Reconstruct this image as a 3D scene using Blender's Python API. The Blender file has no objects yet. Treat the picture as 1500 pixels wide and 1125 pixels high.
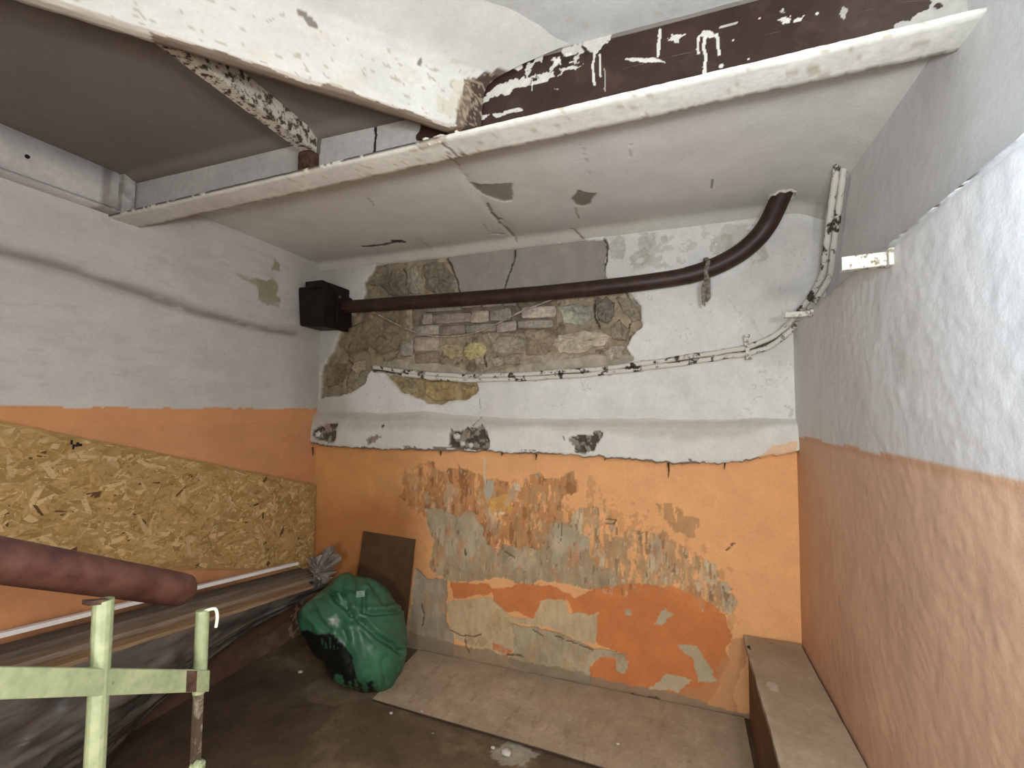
import bpy, bmesh, math, random
import numpy as np
from mathutils import Vector, Matrix, noise as mnoise

random.seed(7)
SC = bpy.context.scene
COL = SC.collection

# ------------------------------------------------------------------ camera
F = 690.0
YAW, PITCH, ROLL = math.radians(20.1), math.radians(3.2), math.radians(0.4)
EYE = np.array([0.0, 0.0, 1.5])
_cy, _sy = math.cos(YAW), math.sin(YAW)
_Rz = np.array([[_cy, -_sy, 0], [_sy, _cy, 0], [0, 0, 1]])
_f = np.array([0, math.cos(PITCH), math.sin(PITCH)])
_u = np.array([0, -math.sin(PITCH), math.cos(PITCH)])
_r = np.array([1.0, 0, 0])
_r2 = _r * math.cos(ROLL) + _u * math.sin(ROLL)
_u2 = -_r * math.sin(ROLL) + _u * math.cos(ROLL)
CAMR = _Rz @ np.array([_r2, _u2, _f]).T
cam = bpy.data.cameras.new('camera')
cam.sensor_width = 36.0
cam.lens = F / 1500 * 36
cam.clip_start = 0.02
camo = bpy.data.objects.new('camera', cam)
COL.objects.link(camo)
m = Matrix(((CAMR[0, 0], CAMR[0, 1], -CAMR[0, 2], EYE[0]),
            (CAMR[1, 0], CAMR[1, 1], -CAMR[1, 2], EYE[1]),
            (CAMR[2, 0], CAMR[2, 1], -CAMR[2, 2], EYE[2]),
            (0, 0, 0, 1)))
camo.matrix_world = m
SC.camera = camo

# ------------------------------------------------------------------ world, light, exposure
w = bpy.data.worlds.new('world')
SC.world = w
w.use_nodes = True
w.node_tree.nodes['Background'].inputs[0].default_value = (0.9, 0.95, 1.0, 1)
w.node_tree.nodes['Background'].inputs[1].default_value = 0.03
def lamp(name, kind, loc, energy, color, size, aim=None):
    l = bpy.data.lights.new(name, kind); l.energy = energy; l.color = color
    if kind == 'AREA': l.shape = 'DISK'; l.size = size
    else: l.shadow_soft_size = size
    o = bpy.data.objects.new(name, l); o.location = loc
    if aim: o.rotation_euler = Vector(aim).to_track_quat('-Z', 'Y').to_euler()
    COL.objects.link(o)
lamp('stair_lamp', 'POINT', (0.42, -0.10, 1.62), 43, (1.0, 0.975, 0.93), 0.05)                    # bulb beside the viewer: throws the bracket shadows
lamp('fill_light', 'AREA', (-0.15, -1.0, 1.30), 35, (1.0, 0.985, 0.95), 0.4, (0.16, 1, 0.02))   # soft fill added behind the viewer to brighten the walls, no known fixture
lamp('side_bulb', 'POINT', (0.25, 0.42, 1.86), 29, (0.70, 0.85, 1.0), 0.08)                       # cool bulb near the right wall, just outside the view
SC.view_settings.view_transform = 'Standard'
SC.view_settings.look = 'None'
SC.view_settings.exposure = 0.08
SC.view_settings.gamma = 1.0
SC.view_settings.use_curve_mapping = False

# ------------------------------------------------------------------ measuring helpers: photo point -> point on a real plane
def ray(x, y):
    return CAMR @ np.array([(x - 750) / F, -(y - 562.5) / F, 1.0])
def at(x, y, ax, val):
    d = ray(x, y)
    return EYE + d * ((val - EYE[ax]) / d[ax])
YB, XL, XR, XU, ZC = 2.653, -2.43, 0.512, 0.655, 2.53
def bw(pts, y=YB):      # outline on the back wall as (x, z)
    return [(p[0], p[2]) for p in (at(a, b, 1, y) for a, b in pts)]
def zoom(pts, s, ox, oy):
    return [(ox + a / s, oy + b / s) for a, b in pts]

# ------------------------------------------------------------------ numpy noise
def vnoise(x, y, seed=0):
    xi = np.floor(x).astype(np.int64); yi = np.floor(y).astype(np.int64)
    xf = x - xi; yf = y - yi
    xf = xf * xf * (3 - 2 * xf); yf = yf * yf * (3 - 2 * yf)
    def h(a, b):
        n = (a * 374761393 + b * 668265263 + seed * 1442695041) & 0xffffffff
        n = ((n ^ (n >> 13)) * 1274126177) & 0xffffffff
        return ((n ^ (n >> 16)) & 0xffff) / 32767.5 - 1.0
    a = h(xi, yi); b = h(xi + 1, yi); c = h(xi, yi + 1); d = h(xi + 1, yi + 1)
    return (a * (1 - xf) + b * xf) * (1 - yf) + (c * (1 - xf) + d * xf) * yf
def fbm(x, y, sc, octv=4, seed=0, sy=None):
    sy = sy or sc
    o = np.zeros_like(x); a = 1.0; t = 0
    for k in range(octv):
        o += a * vnoise(x * sc * 2 ** k, y * sy * 2 ** k, seed + k * 17)
        t += a; a *= 0.55
    return o / t * 1.4
def pip(poly, X, Y, amp=0.0, sc=12, seed=3):
    if amp:
        X = X + amp * fbm(X, Y, sc, 4, seed); Y = Y + amp * fbm(X, Y, sc, 4, seed + 50)
    ins = np.zeros(X.shape, bool)
    n = len(poly)
    for i in range(n):
        x0, y0 = poly[i]; x1, y1 = poly[(i + 1) % n]
        if y0 == y1: continue
        c = ((y0 > Y) != (y1 > Y)) & (X < (x1 - x0) * (Y - y0) / (y1 - y0) + x0)
        ins ^= c
    return ins
def segdist(line, X, Y):
    d = np.full(X.shape, 9.0)
    for (x0, y0), (x1, y1) in zip(line[:-1], line[1:]):
        dx, dy = x1 - x0, y1 - y0
        t = np.clip(((X - x0) * dx + (Y - y0) * dy) / (dx * dx + dy * dy + 1e-12), 0, 1)
        d = np.minimum(d, np.hypot(X - x0 - t * dx, Y - y0 - t * dy))
    return d
def sst(a, b, x):
    t = np.clip((x - a) / (b - a), 0, 1)
    return t * t * (3 - 2 * t)
def put(C, mask, col, var=None, k=1.0):
    """lay a colour over C where mask (bool or 0..1)"""
    mk = mask.astype(float) * k
    c = np.array(col)[None, :] * np.ones_like(C)
    if var is not None: c = c * var[:, None]
    C += mk[:, None] * (c - C)

# ------------------------------------------------------------------ materials
def nodes(name):
    mt = bpy.data.materials.new(name); mt.use_nodes = True
    nt = mt.node_tree
    return mt, nt, nt.nodes['Principled BSDF']
def painted(name, rough=0.85, bump=0.25, scale=60.0, var=0.12, bdist=0.004, spec=0.3):
    """surface whose own colour (paint, plaster, stains) is stored per vertex, with fine grain and relief"""
    mt, nt, b = nodes(name)
    A = nt.nodes.new('ShaderNodeAttribute'); A.attribute_name = 'Col'
    tc = nt.nodes.new('ShaderNodeTexCoord')
    n1 = nt.nodes.new('ShaderNodeTexNoise'); n1.inputs['Scale'].default_value = scale; n1.inputs['Detail'].default_value = 8; n1.inputs['Roughness'].default_value = 0.65
    n2 = nt.nodes.new('ShaderNodeTexNoise'); n2.inputs['Scale'].default_value = scale * 0.12; n2.inputs['Detail'].default_value = 5
    mr = nt.nodes.new('ShaderNodeMapRange'); mr.inputs[1].default_value = 0.25; mr.inputs[2].default_value = 0.75; mr.inputs[3].default_value = 1 - var; mr.inputs[4].default_value = 1 + var
    mr2 = nt.nodes.new('ShaderNodeMapRange'); mr2.inputs[1].default_value = 0.3; mr2.inputs[2].default_value = 0.7; mr2.inputs[3].default_value = 1 - var * .7; mr2.inputs[4].default_value = 1 + var * .7
    mm = nt.nodes.new('ShaderNodeMath'); mm.operation = 'MULTIPLY'
    mx = nt.nodes.new('ShaderNodeVectorMath'); mx.operation = 'SCALE'
    bp = nt.nodes.new('ShaderNodeBump'); bp.inputs['Strength'].default_value = bump; bp.inputs['Distance'].default_value = bdist
    L = nt.links.new
    L(tc.outputs['Object'], n1.inputs['Vector']); L(tc.outputs['Object'], n2.inputs['Vector'])
    L(n1.outputs['Fac'], mr.inputs[0]); L(n2.outputs['Fac'], mr2.inputs[0])
    L(mr.outputs[0], mm.inputs[0]); L(mr2.outputs[0], mm.inputs[1])
    L(A.outputs['Color'], mx.inputs[0]); L(mm.outputs[0], mx.inputs['Scale'])
    L(mx.outputs[0], b.inputs['Base Color'])
    L(n1.outputs['Fac'], bp.inputs['Height']); L(bp.outputs[0], b.inputs['Normal'])
    b.inputs['Roughness'].default_value = rough; b.inputs['Specular IOR Level'].default_value = spec
    return mt
def mottled(name, c1, c2, scale=20, rough=0.7, bump=0.3, stretch=(1, 1, 1), spec=0.3, lo=0.4, hi=0.6, bdist=0.003):
    mt, nt, b = nodes(name)
    tc = nt.nodes.new('ShaderNodeTexCoord'); mp = nt.nodes.new('ShaderNodeMapping'); mp.inputs['Scale'].default_value = stretch
    n = nt.nodes.new('ShaderNodeTexNoise'); n.inputs['Scale'].default_value = scale; n.inputs['Detail'].default_value = 8; n.inputs['Roughness'].default_value = 0.65
    r = nt.nodes.new('ShaderNodeValToRGB')
    r.color_ramp.elements[0].position = lo; r.color_ramp.elements[1].position = hi
    r.color_ramp.elements[0].color = (*c1, 1); r.color_ramp.elements[1].color = (*c2, 1)
    bp = nt.nodes.new('ShaderNodeBump'); bp.inputs['Strength'].default_value = bump; bp.inputs['Distance'].default_value = bdist
    L = nt.links.new
    L(tc.outputs['Object'], mp.inputs[0]); L(mp.outputs[0], n.inputs['Vector']); L(n.outputs['Fac'], r.inputs[0])
    L(r.outputs[0], b.inputs['Base Color']); L(n.outputs['Fac'], bp.inputs['Height']); L(bp.outputs[0], b.inputs['Normal'])
    b.inputs['Roughness'].default_value = rough; b.inputs['Specular IOR Level'].default_value = spec
    return mt
M_WALL = painted('old_painted_plaster', 0.85, 0.30, 70, 0.07)
M_RIGHT = painted('lumpy_painted_plaster', 0.7, 0.30, 55, 0.05, 0.004)
M_FLOOR = painted('dirty_floor', 0.8, 0.5, 50, 0.22)
M_STEEL = painted('painted_steel', 0.5, 0.35, 45, 0.15, 0.003, 0.4)
M_BROWNPIPE = mottled('brown_pipe_paint', (0.026, 0.011, 0.008), (0.045, 0.022, 0.016), 14, 0.5, 0.15, spec=0.35)
M_BLACKBOX = mottled('black_brown_box_paint', (0.006, 0.003, 0.0025), (0.014, 0.006, 0.005), 18, 0.6, 0.2)
M_CONDUIT = mottled('peeling_white_conduit', (0.05, 0.04, 0.03), (0.60, 0.57, 0.50), 13, 0.7, 0.6, lo=0.425, hi=0.47)
M_BRACKET = mottled('flaking_white_bracket', (0.22, 0.18, 0.12), (0.60, 0.58, 0.51), 55, 0.7, 0.5, lo=0.41, hi=0.49)
M_CABLE = mottled('old_cable', (0.24, 0.19, 0.14), (0.44, 0.385, 0.32), 30, 0.7, 0.2)
M_RAG = mottled('dirty_wire_wrap', (0.10, 0.085, 0.065), (0.27, 0.24, 0.19), 60, 0.8, 0.5)
M_HAND = mottled('dark_red_handrail_paint', (0.038, 0.0115, 0.0075), (0.066, 0.025, 0.017), 26, 0.55, 0.5, spec=0.35)
_e = M_HAND.node_tree.nodes['Color Ramp'].color_ramp.elements.new(.70); _e.color = (.068, .027, .018, 1)
_e = M_HAND.node_tree.nodes['Color Ramp'].color_ramp.elements.new(.76); _e.color = (.12, .075, .055, 1)
M_GREEN = mottled('pale_green_paint', (0.165, 0.19, 0.10), (0.24, 0.265, 0.145), 28, 0.5, 0.4, spec=0.45)
for _p, _c in ((.30, (.10, .075, .045)), (.335, (.165, .19, .10))):      # worn spots in the green paint
    _e = M_GREEN.node_tree.nodes['Color Ramp'].color_ramp.elements.new(_p); _e.color = (*_c, 1)
M_RUST = mottled('rust_patch', (0.03, 0.015, 0.009), (0.085, 0.042, 0.024), 60, 0.8, 0.5)
M_PLANK = mottled('dusty_grey_plank', (0.19, 0.145, 0.105), (0.26, 0.20, 0.15), 9, 0.75, 0.2, (5, 0.5, 5))
M_PLANK2 = mottled('brown_plank', (0.23, 0.145, 0.078), (0.33, 0.22, 0.13), 9, 0.75, 0.2, (5, 0.5, 5))
M_PLANK0 = mottled('dark_dusty_plank', (0.10, 0.078, 0.06), (0.145, 0.115, 0.09), 9, 0.8, 0.2, (5, .5, 5))
M_STRIP = mottled('white_plastic', (0.80, 0.78, 0.76), (0.86, 0.84, 0.82), 10, 0.4, 0.05)
M_HARD = mottled('dark_hardboard', (0.075, 0.040, 0.018), (0.10, 0.055, 0.027), 8, 0.6, 0.1)
M_SHEET = painted('dusty_fibreboard', 0.85, 0.35, 60, 0.15)
M_CURB = painted('dusty_ledge_top', 0.8, 0.35, 50, 0.14)
M_CURBSIDE = mottled('dark_ledge_side', (0.10, 0.05, 0.025), (0.16, 0.085, 0.045), 8, 0.7, 0.3)
M_CHIP = mottled('plaster_chip', (0.45, 0.42, 0.36), (0.62, 0.60, 0.54), 40, 0.9, 0.4)
M_DARKCHIP = mottled('dark_rubble', (0.05, 0.04, 0.03), (0.25, 0.22, 0.18), 40, 0.9, 0.6)
M_TAG = mottled('pale_label', (0.16, 0.26, 0.20), (0.30, 0.38, 0.32), 40, 0.5, 0.1)

# ------------------------------------------------------------------ mesh helpers
def mesh_obj(name, verts, faces, mat, parent=None, cols=None, smooth=False):
    me = bpy.data.meshes.new(name)
    me.from_pydata([tuple(map(float, v)) for v in verts], [], faces)
    me.materials.append(mat)
    if cols is not None:
        a = me.color_attributes.new('Col', 'FLOAT_COLOR', 'POINT')
        c = np.ones((len(verts), 4), np.float32); c[:, :3] = cols
        a.data.foreach_set('color', c.ravel())
    if smooth: me.shade_smooth()
    me.update()
    o = bpy.data.objects.new(name, me); COL.objects.link(o)
    if parent is not None: link_to(o, parent)
    return o
def link_to(o, parent):
    o.parent = parent
    o.matrix_parent_inverse = Matrix.Translation(-Vector(parent.location))
def grid_obj(name, P, nu, nv, cols, mat, parent=None, smooth=True, flip=False):
    """P: (nu*nv,3) array, u slow, v fast"""
    idx = np.arange(nu * nv).reshape(nu, nv)
    a = idx[:-1, :-1].ravel(); b = idx[1:, :-1].ravel(); c = idx[1:, 1:].ravel(); d = idx[:-1, 1:].ravel()
    q = np.stack([a, d, c, b] if flip else [a, b, c, d], 1)
    me = bpy.data.meshes.new(name)
    nf = len(q)
    me.vertices.add(nu * nv); me.vertices.foreach_set('co', P.astype(np.float32).ravel())
    me.loops.add(nf * 4); me.loops.foreach_set('vertex_index', q.astype(np.int32).ravel())
    me.polygons.add(nf); me.polygons.foreach_set('loop_start', np.arange(0, nf * 4, 4, dtype=np.int32))
    me.update(calc_edges=True); me.validate()
    me.materials.append(mat)
    at_ = me.color_attributes.new('Col', 'FLOAT_COLOR', 'POINT')
    cc = np.ones((nu * nv, 4), np.float32); cc[:, :3] = np.clip(cols, 0.0, 0.95)
    at_.data.foreach_set('color', cc.ravel())
    if smooth: me.shade_smooth()
    o = bpy.data.objects.new(name, me); COL.objects.link(o)
    if parent is not None: link_to(o, parent)
    return o
def thing(name, label, cat, loc, group=None):
    o = bpy.data.objects.new(name, None); COL.objects.link(o)
    o.location = loc; o.empty_display_size = 0.05
    return tag(o, label, cat, group)
def tag(o, label, cat, group=None):
    o['label'] = label; o['category'] = cat
    if group: o['group'] = group
    return o
def struct(o):
    o['kind'] = 'structure'; return o
class MB:
    def __init__(s): s.v = []; s.f = []
    def quadbox(s, A, B, wv, hv):
        """bar from A to B with full cross-section vectors wv, hv centred on the axis"""
        A, B, wv, hv = (np.array(t, float) for t in (A, B, wv, hv))
        n = len(s.v)
        for P in (A, B):
            for sa, sb in ((-.5, -.5), (.5, -.5), (.5, .5), (-.5, .5)): s.v.append(P + wv * sa + hv * sb)
        s.f += [tuple(n + i for i in q) for q in ((0, 3, 2, 1), (4, 5, 6, 7), (0, 1, 5, 4), (1, 2, 6, 5), (2, 3, 7, 6), (3, 0, 4, 7))]
        return s
    def box(s, x0, x1, y0, y1, z0, z1):
        return s.quadbox(((x0 + x1) / 2, (y0 + y1) / 2, z0), ((x0 + x1) / 2, (y0 + y1) / 2, z1), (x1 - x0, 0, 0), (0, y1 - y0, 0))
    def tube(s, path, r, n=12, caps=True, prof=None):
        path = [np.array(p, float) for p in path]
        rs = r if hasattr(r, '__len__') else [r] * len(path)
        T = [path[min(i + 1, len(path) - 1)] - path[max(i - 1, 0)] for i in range(len(path))]
        T = [t / np.linalg.norm(t) for t in T]
        ref = np.array([0, 0, 1.0]) if abs(T[0][2]) < .9 else np.array([1.0, 0, 0])
        nv = np.cross(ref, T[0]); nv /= np.linalg.norm(nv)
        base = len(s.v)
        for p, t, rr in zip(path, T, rs):
            nv = nv - t * (nv @ t); nv /= np.linalg.norm(nv); bv = np.cross(t, nv)
            for k in range(n):
                a = 2 * math.pi * k / n
                q = prof(a) if prof else 1.0
                s.v.append(p + (nv * math.cos(a) + bv * math.sin(a)) * rr * q)
        for i in range(len(path) - 1):
            for k in range(n):
                k2 = (k + 1) % n
                s.f.append((base + i * n + k, base + i * n + k2, base + (i + 1) * n + k2, base + (i + 1) * n + k))
        if caps:
            s.f.append(tuple(base + k for k in range(n))[::-1])
            s.f.append(tuple(base + (len(path) - 1) * n + k for k in range(n)))
        return s
    def build(s, name, mat, parent=None, bevel=0.0, smooth=False, seg=2):
        o = mesh_obj(name, s.v, s.f, mat, parent)
        if bevel:
            bm = bmesh.new(); bm.from_mesh(o.data)
            bmesh.ops.bevel(bm, geom=list(bm.edges), offset=bevel, segments=seg, affect='EDGES', profile=0.6)
            bm.to_mesh(o.data); bm.free()
        if smooth:
            o.data.shade_smooth()
            bm = bmesh.new(); bm.from_mesh(o.data)
            for e in bm.edges:
                if len(e.link_faces) == 2 and e.calc_face_angle(0) > 0.9: e.smooth = False
            bm.to_mesh(o.data); bm.free()
        return o
def spline(pts, n=8):
    pts = [np.array(p, float) for p in pts]
    out = []
    for i in range(len(pts) - 1):
        p0 = pts[max(i - 1, 0)]; p1 = pts[i]; p2 = pts[i + 1]; p3 = pts[min(i + 2, len(pts) - 1)]
        for k in range(n):
            t = k / n
            out.append(0.5 * (2 * p1 + (p2 - p0) * t + (2 * p0 - 5 * p1 + 4 * p2 - p3) * t * t + (3 * p1 - p0 - 3 * p2 + p3) * t ** 3))
    out.append(pts[-1])
    return out
def lin(a, b, n): return np.linspace(a, b, n)

WHITE = (0.66, 0.65, 0.615)
ORANGE = (0.78, 0.40, 0.175)

# ================================================================== SETTING
# ---------------- back wall
def build_back_wall():
    nu, nv = 536, 432
    X, Z = [t.ravel() for t in np.meshgrid(lin(-2.55, 0.67, nu), lin(-0.01, 2.60, nv), indexing='ij')]
    D = 0.004 * fbm(X, Z, 2.5, 3, 1) + 0.0012 * fbm(X, Z, 14, 3, 2)
    C = np.zeros((len(X), 3)); C[:] = WHITE
    n1 = fbm(X, Z, 3, 5, 11); n2 = fbm(X, Z, 18, 4, 12); n3 = fbm(X, Z, 60, 3, 13)
    C *= (1 + 0.07 * n1 + 0.045 * n2 + .03 * n3)[:, None]
    put(C, (np.abs(fbm(X, Z, 5, 5, 25)) < .012) & (n1 > .1), (0.40, 0.37, 0.31), None, .5)
    # damp stains near top and left corner
    put(C, sst(0.1, 0.7, fbm(X, Z, 2.2, 4, 21)), (0.47, 0.45, 0.40), None, 0.35)
    put(C, sst(-1.95, -2.4, X + .06 * n1) * (Z > 1.3), (0.33, 0.31, 0.255), None, 0.6)
    put(C, sst(2.30, 2.50, Z + .03 * n1) * sst(-1.2, -1.9, X), (0.30, 0.28, 0.23), None, .5)
    up = pip(bw([(890, 345), (1000, 320), (1100, 305), (1120, 330), (1085, 360), (1040, 385), (960, 395), (915, 392)]), X, Z, .03)
    put(C, up & (n1 + .5 * n2 > -.05), (0.40, 0.375, 0.31), 1 + .2 * n2, 0.55)
    for cx, cy, r in ((948, 352, 11), (975, 351, 4), (938, 378, 12), (1062, 358, 16), (1115, 372, 10), (905, 360, 12)):
        q = at(cx, cy, 1, YB); put(C, (np.hypot(X - q[0], (Z - q[2]) * .8) + .030 * n2 + .02 * n1 < r / 690 * 2.6) & (n2 + .5 * n3 > -.5), (0.34, 0.31, 0.25), 1 + .3 * n3, 0.55)
    # ---- hole where the plaster has fallen off
    hole = bw(zoom([(395, 130), (460, 105), (700, 100), (740, 85), (990, 60), (1010, 50), (1390, 28), (1415, 60), (1395, 130), (1400, 190), (1420, 240)], 3, 420, 340)
              + [(893, 410), (915, 425), (925, 432), (937, 450), (943, 473), (927, 487), (917, 510), (930, 529), (900, 541), (840, 549), (700, 556), (600, 549), (548, 541)]
              + zoom([(360, 620), (350, 660), (300, 700), (230, 712), (150, 735), (150, 620), (160, 580), (200, 530), (220, 460), (250, 400), (300, 340), (335, 300), (340, 230)], 3, 420, 340))
    hole2 = bw(zoom([(440, 630), (840, 648), (846, 690), (800, 738), (700, 752), (620, 756), (585, 730), (500, 700)], 3, 420, 340))
    inH = pip(hole, X, Z, .018, 16, 5) | pip(hole2, X, Z, .014, 18, 6)
    grey = pip(bw(zoom([(700, 100), (990, 58), (1010, 50), (1390, 28), (1412, 60), (1395, 130), (1400, 190), (1425, 260), (1000, 275), (765, 280), (740, 220)], 3, 420, 340)), X, Z, .008, 14, 8)
    rough = fbm(X, Z, 11, 5, 31)
    grit = fbm(X, Z, 38, 4, 32)
    D = np.where(inH, 0.024 + 0.014 * rough + .007 * grit + .003 * n3, D)
    put(C, inH, (0.27, 0.215, 0.15), 1 + 0.30 * n2 + 0.25 * grit)
    put(C, inH & (rough + .6 * grit > .55), (0.10, 0.075, 0.05), 1 + .3 * n3, .75)
    put(C, inH & (rough + .5 * grit < -.45), (0.40, 0.345, 0.265), 1 + .2 * n3, .7)
    bz = pip(bw([(600, 432), (815, 432), (815, 482), (765, 488), (720, 486), (612, 494), (600, 470)]), X, Z, .012)
    put(C, inH & bz, (0.13, 0.10, 0.07), 1 + .3 * n2, .75)
    yel = inH & (fbm(X, Z, 4, 4, 35) > 0.15); put(C, yel, (0.31, 0.245, 0.15), 1 + .3 * n2, .6)
    leftpart = inH & (X < -1.72) ; put(C, leftpart, (0.215, 0.17, 0.11), 1 + .3 * n2, .7)
    put(C, pip(hole2, X, Z, .014, 18, 6), (0.33, 0.25, 0.135), 1 + .3 * n2 + .2 * n3, .8)
    g = inH & grey
    D = np.where(g, 0.014 + 0.002 * rough, D)
    put(C, g, (0.265, 0.24, 0.205), 1 + .12 * n1 + .1 * n2)
    # light plaster rim along the hole (broken edge shows clean lime)
    for poly in (hole, hole2):
        d = segdist(poly + poly[:1], X + .018 * fbm(X, Z, 16, 4, 5), Z + .018 * fbm(X, Z, 16, 4, 55))
        put(C, (d < .012) & ~inH & (fbm(X, Z, 9, 3, 77) > -.2), (0.55, 0.53, 0.46), 1 + .15 * n2, .6)
    # pale mortar streak above the conduits
    strk = pip(bw([(545, 535), (600, 520), (700, 545), (800, 528), (880, 518), (930, 520), (930, 534), (840, 547), (700, 553), (600, 546)]), X, Z, .012)
    put(C, strk & inH, (0.36, 0.32, 0.25), 1 + .3 * n2, .75)
    D = np.where(strk & inH, D * .5, D)
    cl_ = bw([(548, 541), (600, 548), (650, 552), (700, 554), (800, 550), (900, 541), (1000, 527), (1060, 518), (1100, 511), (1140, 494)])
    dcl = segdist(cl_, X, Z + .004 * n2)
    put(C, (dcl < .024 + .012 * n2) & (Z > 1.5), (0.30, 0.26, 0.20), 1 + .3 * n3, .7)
    put(C, (dcl < .012 + .014 * fbm(X, Z, 7, 3, 71)), (0.045, 0.036, 0.028), None, .9)  # dark dirt line, also paints in the shadow gaps between the conduits
    # cracks in the rubble and grey layer
    def crack(pts, wd, dep, colr=(0.03, 0.025, 0.02), seed=60):
        nonlocal D
        l = bw(pts); j = .006
        d = segdist(l, X + j * fbm(X, Z, 25, 3, seed), Z + j * fbm(X, Z, 25, 3, seed + 9))
        mk = d < wd
        D = np.where(mk, D + dep, D); put(C, mk, colr, None, .9)
    crack(zoom([(695, 105), (720, 150), (745, 220), (755, 265)], 3, 420, 340), .006, .02)
    crack(zoom([(1000, 55), (995, 120), (970, 190), (955, 245)], 3, 420, 340), .005, .015)
    crack(zoom([(1350, 300), (1350, 370), (1375, 420)], 3, 420, 340), .005, .012)
    crack(zoom([(860, 540), (870, 590)], 3, 420, 340), .006, .015)
    crack(zoom([(505, 160), (525, 200), (510, 240)], 3, 420, 340), .005, .012)
    crack(zoom([(260, 560), (290, 580), (255, 640), (260, 690)], 3, 420, 340), .005, .012)
    crack(zoom([(1395, 30), (1410, 50), (1405, 110), (1400, 160)], 3, 420, 340), .005, .015)
    crack([(916, 425), (925, 445), (924, 470), (917, 490)], .004, .01)
    crack(zoom([(1005, 310), (1020, 330)], 3, 420, 340), .004, .01)
    crack([(702, 586), (703, 603)], .003, .003, (.3, .28, .24))
    # ---- lower part, orange paint
    zp = np.interp(X, [-2.5, .2, .35, .52], [1.262, 1.262, 1.285, 1.325])
    low = Z < zp
    C[low] = ORANGE; 
    C *= np.where(low, 1 + .05 * n1 + .03 * n2, 1)[:, None]
    put(C, low * sst(-1.35, -2.0, X + .1 * n1), (0.55, 0.27, 0.085), 1 + .08 * n1, .8)
    put(C, low * sst(1.05, .75, Z + .1 * n1) * sst(-1.5, -1.75, X + .1 * n1), (0.42, 0.16, 0.05), 1 + .1 * n1, .8)
    zone = lambda pts, amp, sc, seed: pip(bw(zoom(pts, 2.344, 540, 660)), X, Z, amp, sc, seed) & low
    ns = fbm(X, Z, 34, 4, 41, 9); nz = fbm(X, Z, 9, 5, 42)
    B = zone([(120, 70), (200, 45), (400, 95), (560, 95), (720, 70), (720, 130), (650, 190), (760, 260), (640, 360), (390, 340), (380, 260), (180, 230), (110, 180)], .05, 9, 101)
    put(C, B & (ns + .6 * nz > -.35), (0.43, 0.20, 0.075), 1 + .2 * n2, .75)
    put(C, B & (ns + .4 * nz > .35), (0.27, 0.12, 0.045), 1 + .2 * n2, .8)
    Cz = zone([(560, 250), (640, 240), (820, 190), (870, 270), (1000, 280), (1090, 350), (1180, 410), (1260, 470), (1240, 550), (1130, 520), (1000, 470), (860, 470), (700, 470), (600, 380)], .045, 10, 103)
    put(C, Cz & (ns + .5 * nz > -.25), (0.42, 0.27, 0.14), 1 + .25 * n2, .8)
    put(C, Cz & (ns + .4 * nz > .25), (0.55, 0.45, 0.29), 1 + .2 * n2, .85)
    put(C, Cz & (ns - .4 * nz > .55), (0.25, 0.13, 0.06), None, .8)
    spk = zone([(980, 180), (1060, 195), (1150, 240), (1130, 290), (1040, 280)], .03, 12, 104)
    put(C, spk & (ns > -.2), (0.40, 0.23, 0.10), 1 + .2 * n2, .7)
    A = zone([(190, 205), (250, 200), (300, 230), (345, 205), (390, 260), (400, 330), (480, 330), (600, 350), (620, 250), (700, 265), (755, 300), (770, 380), (860, 430), (890, 500), (820, 490), (740, 470), (640, 450), (560, 455), (420, 440), (280, 455), (200, 400), (225, 310)], .022, 14, 105)
    put(C, A, (0.40, 0.31, 0.19), 1 + .18 * nz + .15 * ns)
    put(C, A & (nz > .3), (0.42, 0.285, 0.165), 1 + .2 * ns, .7)
    A2 = zone([(190, 205), (250, 200), (300, 230), (345, 205), (390, 260), (385, 380), (330, 420), (250, 330)], .02, 14, 106) | zone([(620, 250), (700, 265), (755, 300), (740, 350), (640, 350)], .02, 14, 107)
    put(C, A2, (0.42, 0.34, 0.222), 1 + .15 * nz)
    Dz = zone([(280, 455), (410, 455), (430, 480), (520, 452), (620, 460), (700, 500), (780, 480), (890, 460), (1050, 465), (1180, 530), (1230, 570), (1240, 640), (1230, 720), (1190, 830), (1150, 900), (1050, 860), (960, 840), (900, 845), (775, 835), (755, 740), (800, 705), (880, 700), (775, 660), (790, 560), (700, 560), (680, 512), (590, 512), (570, 575), (440, 545), (425, 495), (290, 505)], .016, 16, 109)
    put(C, Dz, (0.60, 0.205, 0.065), 1 + .07 * n1 + .08 * n2)
    Ez = zone([(265, 515), (420, 505), (490, 570), (570, 580), (588, 515), (670, 510), (690, 560), (785, 560), (778, 670), (700, 640), (620, 610), (495, 590), (500, 690), (430, 712), (370, 680), (290, 640)], .012, 16, 111)
    put(C, Ez, (0.55, 0.41, 0.24), 1 + .1 * nz)
    Fz = zone([(490, 595), (620, 618), (780, 678), (890, 698), (870, 760), (850, 715), (800, 710), (758, 745), (775, 830), (600, 790), (470, 725), (500, 690)], .012, 16, 113)
    put(C, Fz, (0.42, 0.345, 0.22), 1 + .2 * nz + .1 * ns)
    Gz = zone([(158, 400), (200, 440), (270, 445), (262, 580), (290, 640), (290, 715), (200, 735), (120, 740), (130, 600), (150, 480)], .015, 14, 115)
    put(C, Gz, (0.365, 0.295, 0.21), 1 + .15 * nz + .15 * ns)
    for k, pl in enumerate(([(1050, 668), (1130, 668), (1200, 800), (1135, 790), (1115, 720)], [(955, 825), (1030, 762), (1112, 790), (1060, 830)], [(980, 595), (1020, 542), (1048, 560), (1010, 602)],
                            [(850, 700), (892, 720), (880, 765), (852, 752)], [(880, 545), (905, 552), (900, 572), (880, 565)])):
        put(C, zone(pl, .015, 18, 120 + k), (0.48, 0.39, 0.25), 1 + .15 * nz)
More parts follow.
